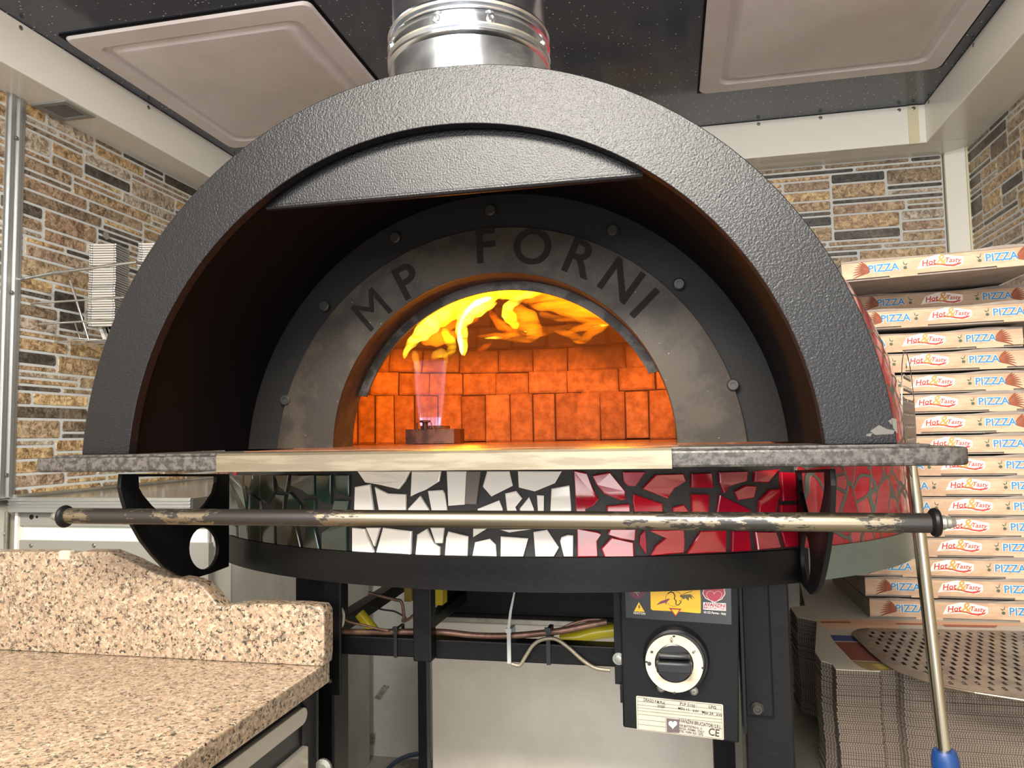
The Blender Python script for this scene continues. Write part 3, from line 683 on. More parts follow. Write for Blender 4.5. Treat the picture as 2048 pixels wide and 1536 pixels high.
# stand: frame beam, stub, legs, braces
st = empty('oven_stand', (XC, 1.3, -1.22), 'black square-tube steel stand carrying the oven on thick legs', 'stand')
a = atY(682, 1272, 1.14); b = atY(1225, 1293, 1.14); a2 = atY(682, 1306, 1.14); b2 = atY(1225, 1337, 1.14)
zt, zb2 = (a.z+b.z)/2, (a2.z+b2.z)/2
MB().box(-.56, .06, 1.14, 1.17, zb2, zt, .002).build('cross_beam', BLACK_SAT, st)
c0 = atY(825, 1190, 1.115); c1 = atY(863, 1325, 1.115)
MB().box(c0.x, c1.x, 1.115, 1.139, c1.z, -.19, .002).build('hanger_tube', BLACK_SAT, st)
c0 = atY(646, 1180, 1.10); c1 = atY(682, 1392, 1.10)
MB().box(c0.x, c1.x, 1.10, 1.106, c1.z, -.19, .0025).build('side_strap', BLACK_SAT, st)
MB().lathe([(.0035, 0), (.003, .002), (.0001, .0025)], atY(660, 1362, 1.10), (0, -1, 0), 12).build('rivet', BOLT, st)
l0 = atY(1481, 1200, 1.14); l1 = atY(1578, 1200, 1.14)
leg = MB().box(l0.x, l1.x, 1.14, 1.21, ZF, -.19, .003).build('leg', BLACK_SAT, st)
g0 = atY(1540, 1200, 1.13)
MB().box(l0.x, g0.x, 1.133, 1.1395, atY(1520, 1437, 1.13).z, -.19, .003).build('leg_plate', PLASTIC_R, st)
MB().lathe([(.0095, 0), (.0095, .003), (.006, .007), (.004, .007), (.0038, .004), (.0001, .004)], atY(1514, 1417, 1.1325), (0, -1, 0), 20).build('socket_bolt', DARKBOLT, st, smooth=SM)
lf = atY(592, 1170, 1.2); MB().box(-.63, -.56, 1.17, 1.23, ZF, -.19, .003).build('leg', BLACK_SAT, st)
def bar(p, q, wd_, name, m, parent):
    p, q = Vector(p), Vector(q); t = (q-p); ln = t.length; M = Matrix.Translation((p+q)/2) @ t.to_track_quat('X', 'Z').to_matrix().to_4x4()
    return MB().box(-ln/2, ln/2, -wd_/2, wd_/2, -wd_/2, wd_/2, .001, M=M).build(name, m, parent)
bar(atY(672, 1252, 1.3), atY(800, 1170, 1.7), .028, 'brace', BLACK_SAT, st); bar(atY(850, 1250, 1.4), atY(960, 1165, 1.8), .022, 'brace', BLACK_SAT, st)
MB().box(-.60, .12, 1.35, 1.38, -.235, -.2095, .002).build('rear_beam', BLACK_SAT, st)

# ------------------------------------------------------------------ burner, flame
bp0, bp1 = atY(811, 893, 1.5), atY(908, 862, 1.5)
bu = empty('gas_burner', ((bp0.x+bp1.x)/2, 1.53, -.0152), 'small dark steel gas burner block standing on the oven hearth', 'burner')
RUST = mat('heat_stained_steel', '4a332b', .5, .5, var=('6d4a3b', 30, 1.4))
MB().box(bp0.x, bp1.x, 1.5, 1.58, -.0150, .0165, .001).build('housing', RUST, bu)
mb = MB(); xm = atY(848, 860, 1.5).x
MB().box(atY(838, 860, 1.5).x, atY(884, 860, 1.5).x, 1.51, 1.56, .0165, .0235, .001).build('nozzle_block', RUST, bu)
MB().lathe([(.006, .0165), (.006, .030), (.012, .031), (.012, .035), (.0001, .036)], (xm+.001, 1.505, 0), n=16).build('flame_spreader', RUST, bu, smooth=SM)
MB().tube([atY(835, 862, 1.5), atY(834, 846, 1.5)], .0022, 8).build('probe', RUST, bu); MB().tube([atY(868, 860, 1.5), atY(862, 845, 1.5)], .001, 8).build('spark_electrode', RUST, bu)

fl = empty('flame', (bp0.x+.05, 1.53, .02), 'yellow and orange gas flame rising from the burner and rolling under the dome', 'flame')
def spine(pts, Y, m, name='tongue', dk=.9, ox=650, oy=400, s=2.9257):
    """round tongue of burning gas along a curved spine: (x, y, width) per point"""
    P = [(*atY(ox+x/s, oy+y/s, Y), w/s/2/FPX*Y) for x, y, w in pts]; Q = []
    for i in range(len(P)-1):
        p0, p1, p2, p3 = P[max(i-1, 0)], P[i], P[i+1], P[min(i+2, len(P)-1)]
        for k in range(7):
            t = k/7; Q.append([.5*((2*b)+(c-a)*t+(2*a-5*b+4*c-d)*t*t+(3*b-a-3*c+d)*t**3) for a, b, c, d in zip(p0, p1, p2, p3)])
    Q.append(P[-1]); mb = MB(); n = 16; rings = []
    for i, q in enumerate(Q):
        c = Vector(q[:3]); t = (Vector(Q[min(i+1, len(Q)-1)][:3])-Vector(Q[max(i-1, 0)][:3])).normalized(); sd = t.cross(Vector((0, 1, 0))).normalized()
        e = min(1, math.sqrt(max(0, min(i, len(Q)-1-i)/3.0))) if 0 < i < len(Q)-1 else .02
        w = max(q[3], .0004)*(.25+.75*e if 0 < i < len(Q)-1 else .02); ph = math.sin(i*.9+pts[0][0])*.12
        rings.append([mb.bm.verts.new(c+sd*(w*(1+ph)*math.cos(2*PI*k/n))+Vector((0, 1, 0))*(w*dk*math.sin(2*PI*k/n))) for k in range(n)])
    for a, b in zip(rings, rings[1:]):
        for k in range(n): mb.face((a[k], a[(k+1) % n], b[(k+1) % n], b[k]))
    mb.face(rings[0][::-1]); mb.face(rings[-1])
    return mb.build(name, m, fl, smooth=3)
NS = (16, (.8, 1, 2.2), (0, .4, 0))
F_Y = flame_mat('flame_yellow', (1, .50, .008), 52, NS); F_Y2 = flame_mat('flame_bright_yellow', (1, .60, .03), 95, (20, (1, 1, 1.6)))
F_O = flame_mat('flame_orange', (1, .22, .003), 24, (15, (.6, 1, 3.0), (0, .25, 0))); F_D = flame_mat('flame_deep_orange', (1, .15, .002), 24, (12, (.6, 1, 3.0), (0, .3, 0)))
F_W = flame_mat('flame_core', (1, .80, .28), 230); F_A = flame_mat('flame_amber', (1, .42, .03), 26)
F_B = flame_mat('flame_blue_base', (.8, .42, .62), 7); F_P = flame_mat('flame_gas_jet', (.65, .75, 1), 60)
spine([(500, 730, 50), (590, 660, 130), (720, 600, 190), (860, 550, 180), (1000, 520, 140), (1150, 500, 80), (1260, 505, 30)], 1.44, F_Y)
spine([(560, 740, 70), (660, 690, 120), (780, 640, 120), (900, 640, 80), (990, 620, 20)], 1.46, F_Y)
spine([(1000, 560, 50), (1100, 540, 100), (1200, 530, 90), (1290, 545, 20)], 1.42, F_Y)
spine([(803, 912, 12), (796, 850, 34), (785, 770, 26), (803, 695, 22), (860, 622, 34), (930, 585, 38), (985, 572, 10)], 1.40, F_W)
spine([(815, 915, 20), (810, 830, 60), (800, 730, 80), (850, 660, 100), (930, 620, 90), (1010, 600, 20)], 1.42, F_Y2)
spine([(463, 930, 18), (480, 875, 42), (530, 810, 75), (590, 760, 110), (660, 700, 90), (740, 650, 30)], 1.41, F_Y2)
spine([(690, 750, 30), (715, 800, 60), (745, 860, 60), (710, 905, 36), (640, 915, 12)], 1.41, F_Y)
spine([(560, 830, 50), (640, 810, 100), (730, 800, 80), (790, 760, 20)], 1.45, F_O)
spine([(1055, 700, 30), (1060, 650, 60), (1100, 600, 62), (1170, 560, 46), (1250, 520, 12)], 1.41, F_Y2)
spine([(1050, 620, 40), (1080, 680, 80), (1115, 735, 50), (1130, 755, 12)], 1.42, F_Y)
spine([(1120, 560, 60), (1260, 590, 110), (1400, 625, 100), (1540, 680, 100), (1690, 715, 24)], 1.48, F_O)
spine([(1100, 620, 70), (1170, 690, 130), (1220, 760, 110), (1180, 825, 30)], 1.46, F_O)
spine([(1180, 520, 50), (1330, 540, 90), (1470, 590, 90), (1600, 660, 60), (1660, 700, 16)], 1.50, F_D)
spine([(1250, 660, 40), (1350, 690, 36), (1480, 700, 30), (1620, 725, 24), (1690, 720, 8)], 1.44, F_O)
spine([(1330, 765, 14), (1430, 785, 46), (1500, 820, 52), (1560, 780, 50), (1660, 735, 20)], 1.45, F_O)
spine([(1420, 770, 20), (1520, 745, 50), (1620, 735, 36), (1690, 718, 8)], 1.43, F_O)
spine([(1560, 742, 8), (1620, 735, 16), (1665, 730, 6)], 1.42, F_Y2)
spine([(880, 800, 12), (980, 795, 34), (1080, 800, 50), (1190, 815, 44), (1285, 780, 16)], 1.46, F_O)
spine([(930, 810, 8), (990, 806, 18), (1050, 808, 8)], 1.44, F_Y2)
spine([(880, 885, 10), (930, 865, 36), (985, 820, 18)], 1.48, F_D)
spine([(960, 640, 20), (1000, 700, 50), (1060, 760, 60), (1140, 790, 30)], 1.50, F_D)
spine([(560, 760, 60), (680, 700, 150), (820, 680, 130), (900, 700, 40)], 1.50, F_D)
spine([(1150, 540, 60), (1320, 580, 120), (1480, 640, 110), (1620, 690, 40)], 1.53, F_D)
spine([(1000, 690, 20), (1100, 760, 50), (1250, 770, 60), (1400, 745, 30), (1550, 720, 10)], 1.50, F_O)
spine([(520, 880, 40), (535, 950, 46), (546, 1000, 30), (546, 1035, 6)], 1.51, F_A)
spine([(620, 930, 20), (660, 900, 60), (700, 900, 40), (708, 970, 20), (695, 1060, 6)], 1.51, F_A)

def gas_cone(cx, cy, prof, thick, name, m, k=.8):
    """hollow cone of burning gas above the burner ring"""
    mb = MB(); n = 40
    P = prof+[(r-thick, z) for r, z in reversed(prof)]
    rings = [[mb.bm.verts.new((cx+r*math.cos(2*PI*i/n), cy+r*k*math.sin(2*PI*i/n), z)) for i in range(n)] for r, z in P]
    for a_, b_ in zip(rings, rings[1:]+rings[:1]):
        for i in range(n): mb.face((a_[i], a_[(i+1) % n], b_[(i+1) % n], b_[i]))
    return mb.build(name, m, fl, smooth=3)
bx_ = atY(861, 850, 1.535).x
gas_cone(bx_, 1.535, [(.0235, .024), (.027, .045), (.031, .08), (.0345, .12), (.036, .165)], .006, 'gas_cone', F_B)
gas_cone(bx_, 1.535, [(.0215, .024), (.023, .032), (.0245, .042)], .004, 'gas_ring', flame_mat('flame_blue_ring', (.55, .55, 1), 26))
for i in range(9):
    a_ = PI+i*PI/8+.1; x = bx_+.022*math.cos(a_); y = 1.535+.017*math.sin(a_)
    mb = MB(); mb.lathe([(.0001, .023), (.0019, .026), (.0016, .034), (.0008, .046), (.0001, .060)], (x, y, 0), n=10); mb.build('gas_jet', F_P, fl, smooth=3)

# ================================================================== FLUE
FC = atY(925, 100, 1.06); FR = .1235
fu = empty('flue_pipe', (FC.x, 1.10, .45), 'shiny round stainless steel flue pipe rising from the top of the oven to the ceiling', 'flue pipe')
def zfl(py_): return atY(925, py_, 1.10-FR).z
MB().lathe([(FR, .452), (FR, zfl(66)), (FR+.002, zfl(64)), (FR+.0045, zfl(60)), (FR+.0045, zfl(55)), (FR+.001, zfl(50)), (FR-.001, zfl(44))], (FC.x, 1.10, 0), n=96).build('lower_pipe', FLUE, fu, smooth=SM)
MB().lathe([(FR-.003, zfl(18)), (FR-.003, ZC)], (FC.x, 1.10, 0), n=96).build('upper_pipe', FLUE, fu, smooth=SM)
MB().lathe([(FR-.003, zfl(4)), (FR+.003, zfl(2)), (FR+.0045, zfl(-3)), (FR+.003, zfl(-8)), (FR-.003, zfl(-10))], (FC.x, 1.10, 0), n=96).build('swage_ring', FLUE, fu, smooth=SM)
band = MB().lathe([(FR-.002, zfl(47)), (FR+.004, zfl(46)), (FR+.005, zfl(43)), (FR+.001, zfl(40)), (FR+.001, zfl(22)), (FR+.005, zfl(19)), (FR+.004, zfl(16)), (FR-.003, zfl(15))], (FC.x, 1.10, 0), n=96).build('clamp_band', FLUE, fu, smooth=SM)
for a in (-1.42, -.98, -.12, .52, 1.40):
    n = Vector((math.sin(a), -math.cos(a), 0)); c = Vector((FC.x, 1.10, zfl(31)))+n*(FR+.001)
    MB().lathe([(.0068, 0), (.0068, .002), (.0055, .004), (.0024, .0042), (.0024, .0015), (.0001, .0015)], c, n, 18).build('screw', FLUE, band, smooth=SM)

# ================================================================== CONTROL BOX
YC = 1.07
def F(px_, py_): return atY(px_, py_, YC)
TL, TR, BL, BR = F(1240, 1172), F(1478, 1172), F(1246, 1455), F(1480, 1487)
cb = empty('burner_control_box', ((TL.x+TR.x)/2, YC+.03, BL.z), 'black gas burner control box with round dial hanging under the oven', 'control box')
MB().prism([(TL.x, YC, -.2095), (BL.x, YC, BL.z), (BR.x-.001, YC, BR.z), (TR.x, YC, -.2095)], (0, .065, 0), bev=.0025).build('body', PLASTIC_R, cb, smooth=SM)
MB().box(TL.x-.0115, TL.x+.001, YC+.012, YC+.055, F(1240, 1375).z, -.2095, .001).build('side_plate', BLACK_SAT, cb)
MB().box(TL.x-.004, TL.x+.001, YC+.002, YC+.03, F(1240, 1407).z, F(1240, 1370).z, .0005).build('lower_tab', BLACK_SAT, cb)
c = Vector((TL.x-.0055, YC+.012, F(1230, 1322).z))
MB().lathe([(.0085, 0), (.0085, .0015), (.0052, .0016), (.0052, .0045), (.003, .005), (.0001, .005)], c, (0, -1, 0), 20).build('hex_bolt', BOLT, cb, smooth=SM)
c = Vector((TR.x+.001, YC+.02, F(1483, 1447).z)); MB().lathe([(.005, 0), (.004, .002), (.0001, .0025)], c, (1, 0, 0), 12).build('side_screw', BOLT, cb)
MB().box(TR.x+.0002, TR.x+.004, YC+.008, YC+.05, BR.z+.01, -.2095).build('cover_edge', BLACK_SAT, cb)
def flat(pts, name, m, parent, d=.0006, z=0):
    return MB().prism([F(a, b)+Vector((0, -z-.0001, 0)) for a, b in pts], (0, -d, 0)).build(name, m, parent)
FX = Vector((1, 0, 0)); 
# sticker panel at the top
stk = flat([(1250, 1176), (1462, 1172), (1463, 1249), (1252, 1235)], 'sticker', mat('charcoal_sticker', '191a1d', .3), cb)
K = lambda x, y: (1200+x/6.4, 1150+y/6.4)
def fl2(pts, name, m, z=.0007, d=.0003): return flat([K(*p) for p in pts], name, m, stk, d, z)
fl2([(645, 170), (1275, 150), (1290, 300), (1290, 480), (1265, 487), (1050, 468), (670, 448), (650, 430)], 'yellow_panel', YELLOW)
fl2([(880, 418), (1045, 430), (968, 525)], 'pointer_border', mat('red_print', 'a3231f', .4), .0011)
fl2([(915, 435), (1015, 442), (968, 508)], 'pointer', YELLOW, .0015)
fl2([(498, 345), (436, 462), (572, 470)], 'warning_triangle', YELLOW)
fl2([(500, 378), (490, 412), (502, 412), (494, 450), (516, 402), (504, 402), (512, 380)], 'lightning_mark', DARK_INK, .0011)
cc = K(478, 215); cw = F(*cc)
MB().lathe([(.0001, 0), (.0115, 0), (.0115, .0004), (.0001, .0004)], cw+Vector((0, -.0007, .002)), (0, -1, 0), 28).build('red_button_print', COPPERLABEL, stk)
def curve_line(pts, wd_, name, m, z=.0012, closed=False):
    mb = MB(); P = [F(*K(*p))+Vector((0, -z, 0)) for p in pts]
    if closed: P.append(P[0])
    mb.tube(P, wd_, 5); return mb.build(name, m, stk)
curve_line([(450, 200), (490, 265), (500, 215), (430, 225)], .00028, 'button_mark', LABEL_W)
# winged beast drawn in line work
ln = [[(835+108*0+ (950-835)*(1+math.cos(t))*1.0, 300+95*math.sin(t)) for t in [k*PI/12 for k in range(25)]]]
curve_line([(945+105*math.cos(k*PI/12), 300+98*math.sin(k*PI/12)) for k in range(25)], .00022, 'emblem_ring', DARK_INK)
curve_line([(870, 235), (900, 215), (940, 225), (960, 265), (950, 300), (975, 330), (970, 370), (1000, 385), (1035, 350), (1020, 320)], .00075, 'emblem_body', mat('umber_print', '4b3a2c', .5))
fl2([(720, 382), (775, 335), (880, 300), (895, 305), (850, 350), (845, 385), (835, 350), (770, 368)], 'emblem_wing', PURPLE, .0011)
fl2([(1020, 270), (1080, 250), (1160, 245), (1215, 300), (1165, 270), (1185, 315), (1140, 280), (1135, 330), (1090, 290), (1075, 310)], 'emblem_wing', mat('olive_print', '5d5334', .5), .0011)
curve_line([(1020, 270), (1080, 235), (1160, 210), (1185, 200)], .0003, 'emblem_wing_edge', DARK_INK)
# heart emblem
hx, hy = 1455, 265
def heart(cx, cy, s): return [(cx+s*16*math.sin(t)**3/16, cy-s*(13*math.cos(t)-5*math.cos(2*t)-2*math.cos(3*t)-math.cos(4*t))/16) for t in [k*2*PI/36 for k in range(36)]]
fl2([(1330, 170), (1590, 150), (1605, 240), (1560, 310), (1465, 352), (1350, 300), (1310, 235)], 'heart_border', LABEL_W)
fl2([(1338, 178), (1582, 158), (1595, 238), (1552, 302), (1465, 340), (1358, 293), (1320, 235)], 'heart_emblem', CRIMSON, .0011)
curve_line([(a, b) for a, b in heart(1460, 275, 98)], .0003, 'heart_line', LABEL_W, .0017, True)
fl2([(1320, 345), (1610, 360), (1613, 458), (1322, 440)], 'maker_label', LABEL_W)
def ftext(body, x, y, hpx, m, z=.0012, tilt=.05, bold=.006, parent=None, K_=K, sc_=6.4, w=None):
    p = F(*K_(x, y)); size = hpx/sc_/FPX*YC/.70
    return text_mb(body, size, p+Vector((0, -z, 0)), Vector((1, 0, -tilt)).normalized(), Vector((tilt, 0, 1)).normalized(), .0003, bold=bold, width=(w/sc_/FPX*YC if w else None)).build('lettering', m, parent or stk)
ftext('AVANZINI', 1466, 403, 40, CRIMSON, bold=.03, w=250); ftext('BRUCIATORI', 1466, 438, 26, CRIMSON, bold=.01, w=250)
ftext('43122 Parma - Italy', 1468, 496, 27, LABEL_W, bold=.01, w=265); ftext('IGNITION', 505, 501, 28, LABEL_W, w=142)
# dial
dc = F(1348, 1319); 
kn = MB().lathe([(.0445, 0), (.0445, .006), (.0415, .016), (.0385, .018), (.0375, .016), (.0001, .016)], dc+Vector((.003, 0, .003)), (0, -1, 0), 64).build('dial', PLASTIC, cb, smooth=SM)
k2 = Vector((0, -.0175, 0))
mb = MB(); 
R1, R2 = .0383, .0258
mb.prism([dc+k2+Vector((R1*math.cos(t), 0, R1*math.sin(t))) for t in [k*2*PI/64 for k in range(64)]], (0, -.0012, 0), [[dc+k2+Vector((R2*math.cos(t), 0, R2*math.sin(t))) for t in [k*2*PI/64 for k in range(64)]]])
mb.build('dial_ring', mat('printed_dial_ring', 'b9ad95', .42, .1), kn, smooth=SM)
MB().lathe([(R2, .012), (R2, .0175), (.024, .0185), (.0001, .0185)], dc, (0, -1, 0), 48).build('dial_face', PLASTIC, kn, smooth=SM)
MB().box(dc.x-.0235, dc.x+.0235, YC-.038, YC-.018, dc.z-.0085, dc.z+.0065, .003).build('knob_grip', PLASTIC, kn, smooth=SM)
MB().box(dc.x-.021, dc.x+.021, YC-.030, YC-.018, dc.z+.008, dc.z+.015, .003).build('knob_grip', PLASTIC, kn, smooth=SM)
def ring_mark(pts, name='dial_mark'): MB().prism([F(*K(*p))+Vector((0, -.0189, 0)) for p in pts], (0, -.0003, 0)).build(name, DARK_INK, kn)
def dfl(cx, cy, s, a):
    o = []
    for x, y in ((0, -1.3), (.55, -.2), (.6, .5), (.3, 1), (-.3, 1), (-.6, .5), (-.55, -.2)): o.append((cx+s*(x*math.cos(a)-y*math.sin(a)), cy+s*(x*math.sin(a)+y*math.cos(a))))
    return o
mb = MB(); P = [F(*K(*p))+Vector((0, -.0192, 0)) for p in dfl(915, 785, 27, 0)]; mb.tube(P+[P[0]], .0003, 5); mb.build('dial_mark', DARK_INK, kn)
mb = MB(); P = [F(*K(*p))+Vector((0, -.0192, 0)) for p in dfl(1195, 935, 20, .9)]; mb.tube(P+[P[0]], .0003, 5); mb.build('dial_mark', DARK_INK, kn)
ring_mark(dfl(915, 793, 12, 0)); ring_mark(dfl(1188, 940, 9, .9))
ring_mark([(668+(32 if k % 2 == 0 else 11)*math.cos(k*PI/8), 935+(32 if k % 2 == 0 else 11)*math.sin(k*PI/8)) for k in range(16)])
ring_mark([(636+26*math.cos(k*PI/8), 1082+26*math.sin(k*PI/8)) for k in range(16)])
for x, y in ((945, 738), (1308, 1135), (950, 1448), (600, 1060)): ring_mark([(x+18*math.cos(k*PI/6), y+14*math.sin(k*PI/6)) for k in range(12)], 'ring_notch')
for x, y in ((783, 1440), (1200, 1480)):
    MB().lathe([(.0062, 0), (.0058, .002), (.0035, .0035), (.0018, .0036), (.0015, .0015), (.0001, .0015)], F(*K(x, y)), (0, -1, 0), 18).build('screw', BOLT, cb, smooth=SM)
# rating plate
K3 = lambda x, y: (1200+x/6.4, 1340+y/6.4)
rp = MB().prism([F(*K3(*p))+Vector((0, -.0002, 0)) for p in ((475, 328), (1560, 437), (1575, 450), (1585, 885), (1570, 892), (485, 762), (472, 750), (462, 338))], (0, -.0008, 0)).build('rating_plate', RATING, cb)
def rline(a, b, w=.00022): 
    MB().tube([F(*K3(*a))+Vector((0, -.0011, 0)), F(*K3(*b))+Vector((0, -.0011, 0))], w, 4).build('rule', DARK_INK, rp)
for a, b in (((480, 395), (1555, 505)), ((482, 440), (1555, 550)), ((485, 478), (1560, 590)), ((487, 515), (1562, 630)), ((488, 560), (1565, 672)), ((495, 628), (835, 662)), ((495, 690), (840, 728)), ((825, 385), (830, 480)), ((1238, 425), (1240, 475)), ((838, 600), (845, 795)), ((480, 345), (1550, 450)), ((480, 345), (490, 755)), ((490, 755), (1570, 880)), ((1550, 450), (1570, 880))): rline(a, b)
def rtext(b_, x, y, h, w=None): ftext(b_, x, y, h, DARK_INK, .0011, .105, .012, rp, K3, 6.4, w)
for b_, x, y, h, w in (('DRAGO P.M.Plus', 690, 415, 36, 250), ('P1P 3100', 1120, 462, 36, 180), ('LPG', 1438, 488, 32, 85), ('2020', 778, 477, 30, 85), ('MIN 11   kW   Max 24   kW', 1280, 545, 30, 520), ('AVANZINI BRUCIATORI S.R.L.', 1275, 705, 42, 510), ('VIA BATTISTINI N. 13', 1160, 738, 26, 265), ('43122 - PARMA - ITALY', 1175, 778, 26, 290), ('TEL +390 521 272', 1165, 812, 24, 280), ('CE', 1455, 838, 85, 125)): rtext(b_, x, y, h, w)
MB().prism([F(*K3(*p))+Vector((0, -.0012, 0)) for p in ((850, 612), (1015, 630), (1018, 800), (855, 790))], (0, -.0003, 0)).build('emblem_print', mat('grey_print', '4c4142', .5), rp)
MB().prism([F(*K3(*p))+Vector((0, -.0017, 0)) for p in heart(932, 690, 55)], (0, -.0002, 0)).build('heart_print', LABEL_W, rp)

# ------------------------------------------------------------------ pipes, wires and ties on the cross beam
def Pn(pts, Y, ox=600, oy=1136, s=3.1508): return [atY(ox+x/s, oy+y/s, Y) for x, y in pts]
def smooth(P, m=6):
    Q = []
    for i in range(len(P)-1):
        p0, p1, p2, p3 = P[max(i-1, 0)], P[i], P[i+1], P[min(i+2, len(P)-1)]
        for k in range(m):
            t = k/m; Q.append(.5*((2*p1)+(p2-p0)*t+(2*p0-5*p1+4*p2-p3)*t*t+(3*p1-p0-3*p2+p3)*t**3))
    return Q+[P[-1]]
def wire(name, pts, Y, r, m, label, cat, group=None, dy=None):
    P = Pn(pts, Y)
    if dy: 
        for p, d in zip(P, dy): p.y += d
    return tag(MB().tube(smooth(P), r, 10).build(name, m, smooth=1), label, cat, group)
wire('copper_pipe', [(258, 402), (450, 404), (700, 402), (900, 404), (1100, 425), (1300, 428), (1480, 415), (1650, 395), (1800, 365), (1935, 340)], 1.150, .0050, COPPER, 'brown copper pipe lying along the black cross beam under the oven', 'pipe')
wire('thin_pipe', [(1640, 388), (1720, 350), (1830, 325), (1935, 330)], 1.155, .0022, COPPER, 'thin copper tube curving above the pipe beside the control box', 'pipe')
wire('braided_cable', [(1335, 605), (1385, 612), (1420, 560), (1470, 485), (1530, 450), (1610, 448), (1690, 500), (1780, 580), (1860, 630), (1955, 645)], 1.132, .0030, WIRE, 'grey braided cable looping over the cross beam to the control box', 'cable')
wire('sensor_wire', [(260, 255), (275, 290), (270, 350), (258, 370)], 1.13, .0024, TIE_W, 'short white wire curling behind the left steel strap', 'wire')
wire('capillary_tube', [(430, 155), (520, 180), (600, 200), (640, 215), (655, 300), (650, 335), (690, 320), (712, 300)], 1.25, .0028, COPPER, 'brown capillary tube bent down behind the left hanger tube', 'tube')
wire('ignition_wire', [(440, 240), (520, 262), (600, 275), (670, 315)], 1.28, .0016, TIE_B, 'thin black wire drooping behind the copper pipe on the left', 'wire')
wire('spare_capillary', [(258, 290), (300, 335), (400, 360), (500, 385), (560, 395)], 1.14, .0020, COPPER, 'thin brown tube sloping down to the left end of the copper pipe', 'tube')
wire('gas_hose', [(375, 285), (420, 340), (470, 400)], 1.30, .010, YEL_HOSE, 'short bright yellow gas hose stub seen behind the beam on the left', 'hose')
wire('gas_hose', [(1640, 440), (1740, 440), (1850, 410), (1960, 395), (2060, 390)], 1.20, .0115, YEL_HOSE, 'yellow corrugated gas hose running behind the control box', 'hose', dy=[0]*5)
wire('floor_cable', [(530, 1290), (600, 1225), (680, 1185), (790, 1165)], 1.9, .006, mat('blue_grey_cable', '33414f', .4), 'dark blue-grey cable on the lower left passing behind the white cabinet post', 'cable')
# ties
def tie(name, x, y0, y1, r, m, label, tail=None):
    root = None; P = Pn([(x, y0), (x-4, (y0+y1)/2), (x+4, y1)], 1.0)
    X = P[0].x*1.137; za, zb_ = P[0].z*1.137, P[2].z*1.135
    mb = MB(); w = r
    o0 = [(1.1370, za), (1.1730, za), (1.1730, zb_), (1.1370, zb_)]; i0 = [(1.1385, za-.0013), (1.1715, za-.0013), (1.1715, zb_+.0013), (1.1385, zb_+.0013)]
    mb.prism([Vector((X-w, a, b)) for a, b in o0], (2*w, 0, 0), [[Vector((X-w, a, b)) for a, b in i0]])
    o = mb.build(name, m); tag(o, label, 'cable tie')
    MB().box(X-w*1.5, X+w*1.5, 1.1335, 1.1383, za-.0030, za+.004, .0006).build('tie_head', m, o)
    if tail: tail(o, X, za)
    return o
def long_tail(o, X, za):
    a = Vector((X, 1.136, za)); b = atY(1029, 1184, 1.12)
    M_ = MB(); M_.tube([a, a.lerp(b, .5)+Vector((-.001, -.002, 0)), b], [.0030, .0026, .0016], 4); M_.build('tie_tail', TIE_W, o)
tie('cable_tie', 1315, 395, 605, .0030, TIE_W, 'long white cable tie with upright tail round the cross beam', long_tail)
tie('cable_tie', 600, 385, 568, .0026, TIE_B, 'black cable tie round the copper pipe near the left hanger tube')
tie('cable_tie', 1562, 392, 615, .0032, TIE_B, 'black cable tie round the beam where the braided cable loops over')
# yellow ignition module tucked between the braces
ig = empty('ignition_module', atY(870, 1200, 1.32), 'small yellow ignition module box tucked under the oven band', 'module')
q0, q1 = atY(838, 1180, 1.32), atY(885, 1211, 1.32)
MB().box(q0.x, q1.x, 1.32, 1.35, q1.z, -.2095, .001).build('case', mat('mustard_case', 'b39c1c', .4), ig)
MB().box(q0.x+.018, q0.x+.024, 1.3185, 1.3195, q1.z+.012, q1.z+.020).build('tag', LABEL_W, ig)
q0, q1 = atY(808, 1188, 1.31), atY(822, 1204, 1.31)
tg = MB().box(q0.x, q1.x, 1.31, 1.325, q1.z, -.2095, .001).build('terminal_block', mat('mustard_dark', '7b6a1c', .5)); tag(tg, 'dull yellow terminal block beside the left hanger tube', 'terminal block')

# ================================================================== BACKGROUND UNDER THE OVEN
YW = 1.62
w0 = atY(862, 1243, YW); w1 = atY(1432, 1500, YW)
wc = empty('white_cabinet', ((w0.x+w1.x)/2, YW+.3, ZF), 'tall white enamel cabinet standing behind the stand under the oven', 'cabinet')
MB().box(w0.x, w1.x, YW, YW+.55, ZF, w0.z, .003).build('body', WHITE, wc)
MB().box(w0.x, w1.x, YW-.002, YW+.55, w0.z, w0.z+.012, .002).build('top_edge', ALU_DULL, wc)
MB().box(w0.x+.005, w1.x+.10, YW+.03, YW+.45, w0.z+.012, w0.z+.12, .002).build('dark_top_housing', BLACK_SAT, wc)
p0 = atY(844, 1320, YW); 
MB().box(p0.x, w0.x-.001, YW-.03, YW-.006, ZF, -.19, .001).build('leg', mat('navy_black_post', '12151d', .4), st)
p0, p1 = atY(1427, 1490, 1.45), atY(1470, 1490, 1.45)
MB().box(p0.x, p1.x, 1.45, 1.49, ZF, -.19, .001).build('leg', BLACK_SAT, st)
